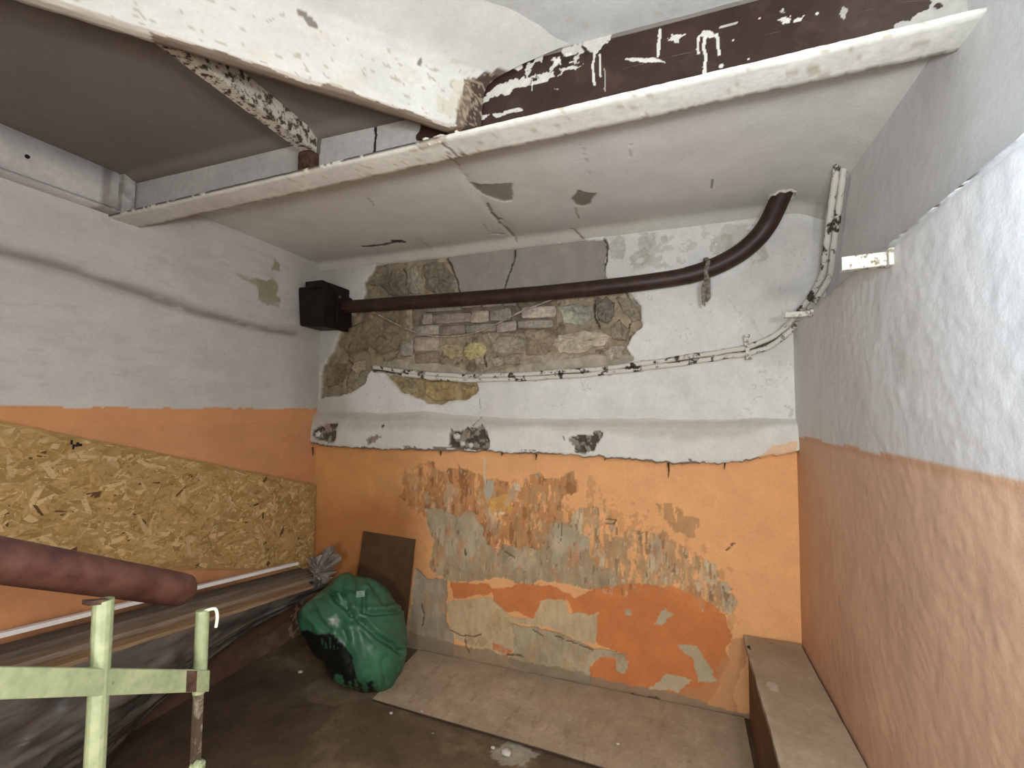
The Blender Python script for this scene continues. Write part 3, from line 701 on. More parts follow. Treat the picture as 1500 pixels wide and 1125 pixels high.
def build_side_slab():
    a = S0 + SU * -.05 + SN * .03; b = S0 + SU * 2.62 + SN * .03
    nu, nv = 120, 140
    U, V = [t.ravel() for t in np.meshgrid(lin(0, 1, nu), lin(0, 1, nv), indexing='ij')]
    Lx = np.full_like(U, -2.5)
    yy = -.70 + (1.40 + .70) * V
    sx = a[0] + (b[0] - a[0]) * np.clip((a[1] - yy) / (a[1] - b[1]), 0, 1)
    X = Lx + (sx - Lx) * U; Y = yy
    n1 = fbm(X, Y, 3, 5, 571); n2 = fbm(X, Y, 18, 4, 572)
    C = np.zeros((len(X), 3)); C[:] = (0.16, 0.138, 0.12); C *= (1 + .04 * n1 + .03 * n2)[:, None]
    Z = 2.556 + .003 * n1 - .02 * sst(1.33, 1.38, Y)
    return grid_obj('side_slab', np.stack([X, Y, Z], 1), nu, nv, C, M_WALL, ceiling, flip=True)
build_side_slab()

# ================================================================== STEEL BEAMS
def zb(x): return 2.355 + (x + 2.43) / 3.09 * .055
def build_main_beam():
    t = thing('steel_beam', 'long steel ceiling beam with white bottom flange and dark brown web splashed with white paint', 'beam', (-.9, 1.39, 2.37))
    # flange: closed section swept along x
    nu = 330
    sec = [(1.325, .012), (1.323, .006), (1.327, 0), (1.345, -.001), (1.365, -.001), (1.385, -.001), (1.405, -.001), (1.43, 0), (1.449, 0), (1.453, .005), (1.452, .012), (1.40, .016), (1.36, .016), (1.325, .012)]
    sy = np.array([p[0] for p in sec]); sz = np.array([p[1] for p in sec]); nv = len(sec)
    xs = lin(-2.432, .655, nu)
    Xg, T = np.meshgrid(xs, np.arange(nv), indexing='ij'); X = Xg.ravel(); T = T.ravel()
    n1 = fbm(X, sy[T] * 3, 6, 4, 601); n2 = fbm(X, sy[T], 40, 4, 602)
    Y = sy[T] + .003 * n1 * (T > 6) * (T < 11); Z = zb(X) + sz[T] + .0012 * n2
    C = np.zeros((len(X), 3)); C[:] = (0.70, 0.68, 0.61); C *= (1 + .05 * n1 + .05 * n2)[:, None]
    put(C, sst(-.9, -1.8, X), (0.50, 0.475, 0.43), None, .6)
    put(C, (fbm(X, Y * 4, 30, 4, 603) > .55) & (X > -1.4), (0.42, 0.33, 0.22), None, .6)
    put(C, (np.abs(Y - 1.45) < .008) & (n2 > .15), (0.30, 0.24, 0.16), None, .7)
    put(C, (T < 2) & (n2 > -.5) & (X < -.75), (0.03, 0.025, 0.02), None, .9)  # shadow line between web and flange, painted onto the front edge
    jn = np.hypot(X + .78, (Y - 1.335) * 2) + .02 * n2 < .05; put(C, jn, (0.30, 0.24, 0.16), 1 + .3 * n2, .5)
    for pts in ([(648, 208), (665, 225)], [(660, 215), (670, 232), (680, 225)], [(655, 222), (663, 238)]):
        q = [at(x, y, 2, 2.385) for x, y in pts]; put(C, segdist([(p[0], p[1]) for p in q], X, Y) < .004, (.2, .16, .12))
    grid_obj('bottom_flange', np.stack([X, Y, Z], 1), nu, nv, C, M_STEEL, t, smooth=True)
    # web
    nu, nv = 1150, 110
    X, V = [q.ravel() for q in np.meshgrid(lin(-2.43, .655, nu), lin(0, 1, nv), indexing='ij')]
    Z = zb(X) + .010 + V * (2.665 - zb(X) - .01)
    n1 = fbm(X, Z, 5, 5, 611); n2 = fbm(X, Z, 30, 4, 612); n3 = fbm(X, Z, 12, 4, 613)
    Yw = 1.395 + .002 * n1
    C = np.zeros((len(X), 3)); C[:] = (0.032, 0.0145, 0.011); C *= (1 + .3 * n1 + .2 * n2)[:, None]
    put(C, (n3 > .6), (0.05, 0.03, 0.018), 1 + .2 * n2, .5)
    left = X < -.86 + .03 * n3
    put(C, left, (0.40, 0.385, 0.365), 1 + .05 * n1)
    put(C, left & (fbm(X, Z * .4, 16, 4, 615) > .45) & (X > -1.35), (0.10, 0.08, 0.065), 1 + .2 * n2, .8)
    for x0 in (-1.05,): put(C, left & (np.abs(X - x0 - .01 * n3) < .006), (0.02, 0.018, 0.015))
    wz = lambda pts: [(p[0], p[2]) for p in (at(x, y, 1, 1.395) for x, y in pts)]
    W2 = lambda pts: zoom(pts, 3, 500, 0)
    W3 = lambda pts: zoom(pts, 3, 1000, 0)
    wc = (0.62, 0.60, 0.54)
    def splash(pts, amp=.008, th=-9, k=.9, seed=620, col=wc):
        put(C, pip(wz(pts), X, Z, amp, 30, seed) & (n2 > th), col, 1 + .1 * n2, k)
    def drip(pts, wd=.004, k=.95): put(C, segdist(wz(pts), X + .004 * n2, Z) < wd, wc, None, k)
    splash(W2([(1060, 190), (1110, 150), (1190, 140), (1200, 180), (1150, 200), (1120, 250), (1080, 230)]), .012)
    drip(W2([(1110, 230), (1105, 300), (1110, 372)])); drip(W2([(1135, 240), (1142, 335)]), .003)
    splash(W2([(720, 290), (790, 265), (790, 300), (730, 310)]), .01); splash(W2([(800, 265), (960, 210), (1060, 190), (1060, 260), (960, 300), (900, 320), (850, 350), (800, 330)]), .02, .05, .75)
    splash(W2([(920, 260), (1010, 235), (1020, 280), (930, 300)]), .012, -.2)
    splash(W2([(560, 470), (640, 400), (760, 350), (840, 330), (960, 310), (1060, 280), (960, 335), (850, 370), (740, 400), (640, 440)]), .014, -.35, .8)
    splash(W2([(660, 500), (790, 470), (800, 485), (680, 515)]), .005, -.6); splash(W2([(575, 545), (610, 510), (650, 500), (620, 530)]), .01, -.3)
    splash(W2([(490, 430), (520, 450), (545, 480), (530, 560), (500, 540), (505, 480)]), .012, -.3, .7)
    splash(W2([(1240, 258), (1380, 252), (1420, 275), (1270, 272)]), .006, -.5); splash(W2([(940, 400), (985, 405), (960, 430)]), .012, 0, .6)
    splash(W2([(1410, 140), (1500, 160), (1480, 200), (1430, 180)]), .012, -.1); drip(W2([(1400, 130), (1395, 245)]), .004); drip(W2([(835, 350), (840, 400)]), .002); drip(W2([(1160, 300), (1160, 400)]), .0015, .6)
    splash(W3([(70, 160), (90, 130), (130, 135), (165, 155), (130, 175), (100, 170)]), .012); drip(W3([(100, 165), (95, 325)]), .0045); drip(W3([(72, 160), (70, 235)]), .0035); drip(W3([(155, 150), (160, 240)]), .004); drip(W3([(165, 120), (240, 100)]), .003, .7)
    splash(W3([(425, 80), (470, 70), (525, 68), (520, 95), (475, 108), (440, 95)]), .014, -.3); splash(W3([(420, 30), (450, 25), (470, 50), (440, 55)]), .012, 0, .6); splash(W3([(690, 20), (720, 40), (715, 75), (700, 60)]), .01, -.2, .6)
    for x, y, r in ((170, 290, .006), (220, 177, .003), (290, 260, .003), (340, 80, .003), (590, 60, .004), (1115, 345, .004)):
        q = at(1000 + x / 3, y / 3, 1, 1.395); put(C, np.hypot(X - q[0], Z - q[2]) < r, wc)
    rt = pip(wz(W3([(860, 160), (960, 90), (1060, 20), (1150, -60), (1500, -60), (1500, 60), (1100, 130)])), X, Z, .02, 20, 640); put(C, rt & (n2 > -.6), (0.60, 0.585, 0.54), 1 + .1 * n2, .85)
    put(C, sst(.28, .5, X) * .5, (0.13, 0.10, 0.08), 1 + .2 * n3, .5)
    put(C, (Z > 2.635) & (X > -.8), (0.5, 0.48, 0.43), None, .3)
    P = np.stack([X, Yw, Z], 1)
    # give the web real thickness: front and back skins
    P2 = P.copy(); P2[:, 1] += .010
    o = grid_obj('web', P, nu, nv, C, M_STEEL, t)
    MB().quadbox((-2.43, 1.408, 2.46), (.655, 1.408, 2.52), (0, .012, 0), (0, 0, .20)).build('web_core', M_BROWNPIPE, t)
    # crumbled mortar lumps at the joint with the diagonal beam
    for k in range(16):
        px_, py_ = random.uniform(622, 672), random.uniform(193, 203)
        q = at(px_, py_, 1, 1.333)
        bm = bmesh.new(); bmesh.ops.create_icosphere(bm, subdivisions=1, radius=random.uniform(.006, .013))
        for v in bm.verts: v.co = Vector((v.co.x * random.uniform(.6, 1.4), v.co.y, v.co.z * random.uniform(.6, 1.2)))
        me = bpy.data.meshes.new('mortar_lump'); bm.to_mesh(me); bm.free(); me.materials.append(M_CHIP)
        l = bpy.data.objects.new('mortar_lump', me); COL.objects.link(l); l.location = (q[0], 1.335, zb(q[0]) + random.uniform(.004, .022)); link_to(l, t)
    return t
build_main_beam()

def build_diagonal_beam():
    t = thing('diagonal_beam', 'plaster-covered white diagonal beam running from upper left to the rusty joint with the long beam', 'beam', (*S0, 2.42))
    sec = [(-.005, 2.50), (-.004, 2.43), (0, 2.420), (.02, 2.413), (.040, 2.413), (.052, 2.420), (.057, 2.44), (.058, 2.48), (.060, 2.52), (.063, 2.55), (.072, 2.575), (.10, 2.597), (.16, 2.618), (.24, 2.637), (.33, 2.656)]
    tt = np.linspace(0, len(sec) - 1, 70); so = np.interp(tt, range(len(sec)), [s[0] for s in sec]); sz = np.interp(tt, range(len(sec)), [s[1] for s in sec])
    nu, nv = 420, 70
    Ug, T = np.meshgrid(lin(0, 1, nu), np.arange(nv), indexing='ij'); T = T.ravel()
    lmin = -(.063 + .658 * so[T]) / .753
    Le = Ug.ravel() * (2.56 - lmin)      # distance from the long beam
    Lx = lmin + Le
    S = tt[T]
    n1 = fbm(Lx, S * .05, 5, 4, 651); n2 = fbm(Lx, S * .06, 24, 4, 652); n3 = fbm(Lx, S * .05, 10, 4, 653)
    off = so[T] + .004 * n1 * sst(14, 12, S) + .002 * n2; Z = sz[T] + .0015 * n3 * (S < 6)
    X = S0[0] + SU[0] * Lx + SN[0] * off; Y = S0[1] + SU[1] * Lx + SN[1] * off
    C = np.zeros((len(X), 3)); C[:] = (0.52, 0.51, 0.47); C *= (1 + .05 * n1 + .04 * n2)[:, None]
    put(C, (S < 5.0), (0.46, 0.40, 0.34), 1 + .12 * n2, .8)
    put(C, (S < 5.4) & (Lx < .75) & (S < 4.8 + n3), (0.13, 0.085, 0.055), 1 + .3 * n2, .85)
    put(C, (n3 > .4) & (S > 5) & (S < 9.5), (0.50, 0.46, 0.38), 1 + .1 * n2, .6)
    put(C, (fbm(Lx, S * .06, 45, 3, 655) > .62) & (S > 4.8) & (S < 10.5), (0.33, 0.28, 0.20), None, .75)
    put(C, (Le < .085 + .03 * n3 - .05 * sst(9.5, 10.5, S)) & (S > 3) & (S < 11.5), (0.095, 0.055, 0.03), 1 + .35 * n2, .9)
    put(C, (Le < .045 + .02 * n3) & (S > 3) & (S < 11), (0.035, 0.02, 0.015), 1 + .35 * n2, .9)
    put(C, (Le < .08) & (np.abs(n2 - .1) < .1) & (S > 5) & (S < 11), (0.34, 0.28, 0.19), None, .6)
    put(C, (Le < .16) & (Le > .08 + .02 * n3) & (n2 > .1) & (S > 6) & (S < 11), (0.45, 0.40, 0.3), None, .6)
    for pts, wd in (([(437, 0), (465, 15), (475, 30), (490, 40)], .0035), ([(500, 48), (520, 50), (528, 62)], .003), ([(545, 70), (575, 78), (585, 92)], .004), ([(592, 70), (606, 76), (614, 70)], .003)):
        q = [at(x, y, 2, 2.615) for x, y in pts]
        put(C, (segdist([(p[0], p[1]) for p in q], X + .008 * n2, Y + .008 * n3) < wd * 1.7) & (S > 9.5), (.15, .12, .09), None, .9)
    grid_obj('beam_casing', np.stack([X, Y, Z], 1), nu, nv, C, M_WALL, t, flip=False)
    a = S0 + SN * .025; b = S0 + SU * 2.54 + SN * .025
    MB().quadbox((*a, 2.50), (*b, 2.50), (SN[0] * .05, SN[1] * .05, 0), (0, 0, .14)).build('steel_core', M_RUST, t)
    return t
build_diagonal_beam()

def build_wall_beam():
    t = thing('wall_beam', 'short pale steel channel along the top of the left wall ending at the long beam', 'beam', (XL, .4, 2.38))
    def part(name, x0, x1, z0, z1, y0=-1.6, y1=1.335, col=(0.50, 0.475, 0.45)):
        n = 160
        sec = [(x0, z0), (x1, z0), (x1, z1), (x0, z1), (x0, z0)]
        Yg, T = np.meshgrid(lin(y0, y1, n), np.arange(5), indexing='ij'); Y = Yg.ravel(); T = T.ravel()
        X = np.array([s[0] for s in sec])[T]; Z = np.array([s[1] for s in sec])[T]
        n1 = fbm(Y, Z * 4, 6, 4, 671)
        C = np.zeros((len(Y), 3)); C[:] = col; C *= (1 + .08 * n1)[:, None]
        put(C, (Y > 1.25) & (n1 > .1), (.12, .09, .07), None, .6)
        o = grid_obj(name, np.stack([X, Y, Z], 1), n, 5, C, M_STEEL, t, smooth=False, flip=True)
        return o
    part('channel_web', XL - .01, XL + .045, 2.385, 2.56)
    part('channel_flange', XL - .01, XL + .062, 2.368, 2.386, col=(0.42, 0.395, 0.37))
    MB().box(XL, XL + .075, 1.335, 1.385, 2.375, 2.55).build('end_plate', mottled('grey_end_plate', (0.25, 0.23, 0.21), (0.42, 0.40, 0.37), 20), t)
    MB().tube([(XL + .046, 1.02, 2.47), (XL + .049, 1.02, 2.47)], .008, 10).build('bolt_hole', M_BLACKBOX, t)
build_wall_beam()

ai = thing('angle_iron', 'rusty white angle iron bar across the dark ceiling recess at upper left', 'angle iron', (-1.30, 1.1, 2.50))
M_ANGLE = mottled('flaking_white_rusty_steel', (0.05, 0.03, 0.018), (0.46, 0.42, 0.34), 42, 0.75, 0.6, lo=0.42, hi=0.52)
a0, a1 = np.array([-1.29, .70, 2.50]), np.array([-1.335, 1.385, 2.50])
MB().quadbox(a0 + [0, 0, -.02], a1 + [0, 0, -.02], (.05, 0, 0), (0, 0, .006)).build('bottom_leg', M_ANGLE, ai)
MB().quadbox(a0 + [.023, 0, .018], a1 + [.023, 0, .018], (.006, 0, 0), (0, 0, .075)).build('upright_leg', M_ANGLE, ai)
MB().box(-1.365, -1.30, 1.345, 1.394, 2.395, 2.475).build('rust_weld', M_RUST, ai, bevel=.012)

# ================================================================== PIPES ON THE BACK WALL
pp = thing('brown_pipe', 'thick dark brown pipe along the back wall bending up into the ceiling', 'pipe', (-1.0, 2.57, 2.18))
path = []
for x, y, d in ((500, 450, 2.575), (600, 443.5, 2.575), (700, 436.5, 2.575), (800, 429, 2.575), (900, 419, 2.57), (960, 411.5, 2.57), (1005, 404, 2.57), (1045, 391, 2.56), (1080, 373, 2.545), (1106, 352, 2.53), (1123, 331, 2.51), (1135, 308, 2.50), (1147, 280, 2.485)):
    path.append(at(x, y, 1, d))
path = spline(path, 6)
MB().tube(path[:6 * 6 + 1], .043, 20).build('pipe_run', M_BROWNPIPE, pp, smooth=True)
MB().tube(path[6 * 6:], .045, 20).build('pipe_bend', M_BROWNPIPE, pp, smooth=True)
q = at(1147, 283, 1, 2.49)
ring = [q + np.array([math.cos(a) * .058, math.sin(a) * .058, 0]) for a in np.linspace(0, 2 * math.pi, 17)]
MB().tube([np.array([p[0], p[1], ZC - .004 + .004 * math.sin(3 * k)]) for k, p in enumerate(ring)], .008, 6, caps=False).build('plaster_collar', M_CHIP, pp)

# rag / wire wound round the pipe
rg = thing('wire_wrap', 'twisted dirty wire wrapped around the brown pipe and hanging down', 'wire', tuple(at(1035, 397, 1, 2.565)))
c0 = at(1035, 395, 1, 2.565)
MB().tube([c0 + np.array([.006 * math.sin(3 * a), math.cos(a) * .052, math.sin(a) * .052]) for a in np.linspace(0, 2 * math.pi, 20)], .011, 7, caps=False).build('loop', M_RAG, rg, smooth=True)
for k in range(5):
    dx = (k - 2) * 2.4
    pts = [at(1036 + dx * .5, 408, 1, 2.50), at(1034 + dx, 422, 1, 2.505), at(1033 + dx + random.uniform(-2, 2), 436, 1, 2.52), at(1032 + dx * .6, 440 + random.uniform(0, 9), 1, 2.525)]
    MB().tube(spline(pts, 4), [.007] * 5 + [.0065] * 4 + [.005] * 3 + [.003], 6).build('strand', M_RAG, rg, smooth=True)

# black steel box in the corner
bx = thing('junction_box', 'black-brown steel box in the upper left corner where the brown pipe starts', 'box', (-2.31, 2.53, 2.17))
def corner_box():
    bm = bmesh.new()
    lo = [(-2.405, 2.44, 2.055), (-2.185, 2.42, 2.030), (-2.185, 2.64, 2.045), (-2.405, 2.64, 2.05)]
    hi = [(-2.432, 2.44, 2.315), (-2.19, 2.42, 2.305), (-2.19, 2.64, 2.305), (-2.432, 2.64, 2.315)]
    vs = [bm.verts.new(p) for p in lo + hi]
    for f in ((3, 2, 1, 0), (4, 5, 6, 7), (0, 1, 5, 4), (1, 2, 6, 5), (2, 3, 7, 6), (3, 0, 4, 7)): bm.faces.new([vs[i] for i in f])
    bmesh.ops.bevel(bm, geom=list(bm.edges), offset=.006, segments=2, affect='EDGES')
    me = bpy.data.meshes.new('box_body'); bm.to_mesh(me); bm.free(); me.materials.append(M_BLACKBOX)
    o = bpy.data.objects.new('box_body', me); COL.objects.link(o); link_to(o, bx)
corner_box()
MB().box(-2.19, -2.17, 2.40, 2.64, 2.03, 2.325).build('side_flange', M_BLACKBOX, bx, bevel=.003)
pfl = MB().box(-2.17, -2.15, 2.50, 2.645, 2.06, 2.265).build('pipe_flange', M_BLACKBOX, bx, bevel=.004)
MB().box(-2.33, -2.19, 2.40, 2.425, 2.29, 2.335).build('top_lip', M_BLACKBOX, bx, bevel=.004)
for yy, zz in ((2.515, 2.245), (2.515, 2.08), (2.63, 2.245), (2.63, 2.08)):
    MB().tube([(-2.152, yy, zz), (-2.140, yy, zz)], .009, 6).build('bolt', mottled('bolt_steel', (.06, .05, .045), (.16, .14, .13), 60, .4) if zz > 2.2 and yy < 2.6 else M_BLACKBOX, pfl)

# twin thin conduits
CU = ((548, 538, 2.632), (600, 545, 2.630), (650, 549, 2.630), (700, 551, 2.630), (800, 546, 2.630), (900, 538, 2.630), (1000, 524, 2.630), (1060, 515, 2.628), (1100, 507, 2.622), (1140, 488, 2.60), (1168, 460, 2.56), (1193, 425, 2.50), (1212, 385, 2.44), (1222, 345, 2.38), (1228, 300, 2.31), (1230, 262, 2.25), (1231, 232, 2.21))
CL = ((590, 549, 2.632), (650, 555, 2.632), (700, 557, 2.632), (800, 553, 2.632), (870, 548, 2.632), (940, 540, 2.632), (1010, 531, 2.632), (1060, 523, 2.63), (1100, 517, 2.622), (1135, 503, 2.605), (1168, 474, 2.57), (1197, 437, 2.51), (1222, 392, 2.45), (1235, 350, 2.39), (1242, 305, 2.32), (1246, 262, 2.26), (1248, 232, 2.22))
for nm, pts, r, lab in (('upper', CU, .0135, 'upper of the two thin peeling white conduits curving up the back wall'), ('lower', CL, .0135, 'lower of the two thin peeling white conduits curving up the back wall')):
    sp = spline([at(x, y, 1, d) for x, y, d in pts], 7)
    sp = [np.array([min(p[0], .628 if nm == 'lower' else .60), p[1], min(p[2] + .0015 * math.sin(k * .9), ZC + .01)]) for k, p in enumerate(sp)]
    o = MB().tube(sp, [r * (1 + .10 * math.sin(k * 1.7) * math.sin(k * .37)) for k in range(len(sp))], 10).build('conduit', M_CONDUIT, smooth=True)
    tag(o, lab, 'pipe', 'twin conduits on the back wall')
# filler lump at the ceiling where they enter
# brackets
def strip_bracket(name, label, A, B, hgt, thick=.004, fold=None):
    t = thing(name, label, 'bracket', tuple(np.array(B)), 'flat metal pipe brackets')
    A = np.array(A); B = np.array(B)
    MB().quadbox(A, B, (0, thick, 0), (0, 0, hgt)).build('strap', M_BRACKET, t, bevel=.0015, seg=1)
    MB().quadbox(B - [.012, 0, 0], B + [.004, 0, 0], (0, .035, 0), (0, 0, hgt * 1.25)).build('wall_plug', M_BRACKET, t, bevel=.003)
    MB().quadbox(A + [0, .012, -hgt * .5 + .001], B + [0, .012, -hgt * .5 + .001], (0, .024, 0), (0, 0, .003)).build('lower_leg', M_BRACKET, t)
b1 = at(1305, 374, 0, XR); t1 = at(1233, 386, 1, b1[1])
strip_bracket('pipe_bracket', 'larger flaking white bracket sticking out from the top edge of the right wall', t1, (XR + .002, b1[1], t1[2] + .004), .036)
b2 = at(1190, 457, 0, XR); t2 = at(1150, 461, 1, b2[1])
strip_bracket('pipe_bracket', 'smaller white bracket by the wall corner where the two conduits turn upward', t2, (XR + .002, b2[1], t2[2]), .022)
cl = thing('pipe_clip', 'small upright metal clip holding both conduits flat against the back wall', 'clip', tuple(at(1095, 508, 1, 2.60)))
MB().quadbox(at(1092, 491, 1, 2.606), at(1097, 526, 1, 2.602), (.020, 0, 0), (0, .004, 0)).build('strap', M_BRACKET, cl)
MB().quadbox(at(1090, 493, 1, 2.606), at(1098, 492, 1, 2.606), (0, .05, 0), (0, 0, .012)).build('foot', M_BRACKET, cl)
MB().quadbox(at(1092, 525, 1, 2.602), at(1102, 524, 1, 2.602), (0, .06, 0), (0, 0, .012)).build('foot', M_BRACKET, cl)

# loose cable over the bricks
pts = [at(x, y, 1, 2.618 - .006 * (i in (2, 3, 4, 5, 6))) for i, (x, y) in enumerate(((537, 452), (560, 464), (590, 479), (620, 490), (650, 493), (685, 490), (720, 478), (760, 458), (795, 444), (825, 433)))]
tag(MB().tube(spline(pts, 6), .0052, 7).build('loose_cable', M_CABLE, smooth=True), 'thin pale cable sagging loosely across the exposed bricks below the brown pipe', 'cable')

# ================================================================== LEFT SIDE: OSB, PLANKS, FILM
osb = thing('chipboard_panel', 'inclined yellow-brown strand board panel leaning on the orange left wall', 'board', (XL + .02, 1.7, 1.0))
def osb_z(y, top): return (1.443 - .288 * (y - 1.013)) if top else (.706 - .308 * (y - 1.645))
M_OSB = mottled('strand_board_base', (0.28, 0.17, 0.056), (0.37, 0.235, 0.085), 30, 0.75, 0.4, (1, .5, 1.6))
y0, y1 = -.2, 2.635
vs = []
for xx in (XL + .012, XL + .026):
    vs += [(xx, y0, osb_z(y0, 0)), (xx, y1, osb_z(y1, 0) + .0), (xx, y1, osb_z(y1, 1)), (xx, y0, osb_z(y0, 1))]
mesh_obj('board', vs, [(0, 3, 2, 1), (4, 5, 6, 7), (0, 1, 5, 4), (1, 2, 6, 5), (2, 3, 7, 6), (3, 0, 4, 7)], M_OSB, osb)
def osb_strands():
    V, Fc, Cc = [], [], []
    rnd = random.Random(3)
    for k in range(7000):
        y = rnd.uniform(y0 + .02, y1 - .02); tt = rnd.uniform(.015, .985)
        z = osb_z(y, 0) * (1 - tt) + osb_z(y, 1) * tt
        L = rnd.uniform(.03, .15); W = rnd.uniform(.004, .026) * (1 if L > .05 else .7); an = rnd.gauss(-.16, .65)
        if rnd.random() < .12: an += 1.2
        ca, sa = math.cos(an), math.sin(an)
        xx = XL + .0262 + rnd.uniform(.0, .0022)
        tl = rnd.uniform(-.0012, .0012)
        n = len(V)
        jag = [(-.5, -.5 * rnd.uniform(.3, 1)), (-.5 + rnd.uniform(0, .15), .5), (.5, .5 * rnd.uniform(.3, 1)), (.5 - rnd.uniform(0, .15), -.5)]
        ok = True; qs = []
        for a, b in jag:
            yy = y + a * L * ca - b * W * sa; zz = z + a * L * sa + b * W * ca
            if yy > y1 - .002 or zz > osb_z(yy, 1) - .002 or zz < osb_z(yy, 0) + .002: ok = False
            qs.append((xx + tl * (1 if a > 0 else -1) + .0004 * (b > 0), yy, zz))
        if not ok: continue
        V += qs; Fc.append((n, n + 1, n + 2, n + 3))
        u = rnd.random()
        base = np.array((0.40, 0.255, 0.095)) if u < .55 else np.array((0.52, 0.365, 0.18)) if u < .74 else np.array((0.31, 0.19, 0.06)) if u < .988 else np.array((0.10, 0.05, 0.02))
        if u > .985: L *= .5
        Cc += [base * rnd.uniform(.85, 1.12)] * 4
    o = mesh_obj('wood_strands', V, Fc, painted('wood_strand', .75, .3, 60, .15), osb, np.array(Cc))
    o['kind'] = 'stuff'
osb_strands()
q = at(110, 651, 0, XL + .03)
for k in range(5):
    MB().quadbox(q + [0, random.uniform(-.012, .012), random.uniform(-.012, .012)], q + [.005, random.uniform(-.02, .02), random.uniform(-.03, .015)], (0, .007, 0), (0, 0, .010)).build('dark_splinter', M_BLACKBOX, osb)

def plank_z(y): return .437 - .1125 * (y - 2.291)
def plank(label, xa, xb, dz, yend, th, mat, jag=0.0, ystart=.25):
    dv = np.array([0, 1, -.1125])
    za = plank_z(ystart) + dz; ze = plank_z(yend) + dz
    nu = 24
    V = []; Fq = []
    for i in range(nu + 1):
        y = ystart + (yend - ystart) * i / nu; z = plank_z(y) + dz
        w1 = .0015 * math.sin(i * 1.9 + xa * 50); w2 = .0015 * math.sin(i * 1.3 + xb * 70)
        yy = y
        for x, zz in ((xa + w1, z - th), (xb + w2, z - th), (xb + w2, z - .003), (xb + w2 - .003, z), (xa + w1 + .003, z), (xa + w1, z - .003)):
            V.append((x, yy + (jag * (x - xa) / (xb - xa) if i == nu else 0), zz))
    for i in range(nu):
        for k in range(6):
            k2 = (k + 1) % 6
            Fq.append((i * 6 + k, i * 6 + k2, (i + 1) * 6 + k2, (i + 1) * 6 + k))
    Fq.append(tuple(range(6))[::-1]); Fq.append(tuple(nu * 6 + k for k in range(6)))
    o = mesh_obj('plank', V, Fq, mat)
    return tag(o, label, 'plank', 'planks stacked along the left wall')
plank('dusty grey plank nearest the left wall in the stack under the strand board', XL + .032, XL + .145, .040, 2.50, .018, M_PLANK0, -.03)
plank('middle dusty plank of the stack, stepped below the one at the wall', XL + .095, XL + .235, .022, 2.47, .018, M_PLANK, -.05)
plank('browner bottom plank at the open edge of the stack above the plastic film', XL + .175, XL + .320, .004, 2.40, .020, M_PLANK2, -.08)
# white plastic strip on top
s0 = at(435, 825, 0, XL + .05); s1 = at(0, 930, 0, XL + .05); dv = (s1 - s0)
tag(MB().quadbox(s0, s0 + dv * 1.35, (.030, 0, 0), (0, 0, .019)).build('plastic_strip', M_STRIP, bevel=.003), 'long thin white plastic strip lying on the plank stack', 'strip')

# polythene film wrapped under the planks
def film_mat():
    mt, nt, b = nodes('grey_polythene')
    tc = nt.nodes.new('ShaderNodeTexCoord'); mp = nt.nodes.new('ShaderNodeMapping'); mp.inputs['Scale'].default_value = (3.5, .7, 3); mp.inputs['Rotation'].default_value = (.65, 0, 0)
    n = nt.nodes.new('ShaderNodeTexNoise'); n.inputs['Scale'].default_value = 4; n.inputs['Detail'].default_value = 4; n.inputs['Distortion'].default_value = .8
    r = nt.nodes.new('ShaderNodeValToRGB'); r.color_ramp.elements[0].position = .40; r.color_ramp.elements[1].position = .66
    r.color_ramp.elements[0].color = (.050, .043, .037, 1); r.color_ramp.elements[1].color = (.125, .11, .097, 1)
    bp = nt.nodes.new('ShaderNodeBump'); bp.inputs['Strength'].default_value = .3; bp.inputs['Distance'].default_value = .02
    L = nt.links.new
    L(tc.outputs['Object'], mp.inputs[0]); L(mp.outputs[0], n.inputs['Vector']); L(n.outputs['Fac'], r.inputs[0]); L(r.outputs[0], b.inputs['Base Color'])
    L(n.outputs['Fac'], bp.inputs['Height']); L(bp.outputs[0], b.inputs['Normal'])
    b.inputs['Roughness'].default_value = .24; b.inputs['Specular IOR Level'].default_value = .6
    return mt
M_FILM = film_mat()
fm = thing('polythene_wrap', 'crumpled grey polythene film wrapped around the underside of the plank stack', 'plastic film', (XL + .15, 1.5, .2))
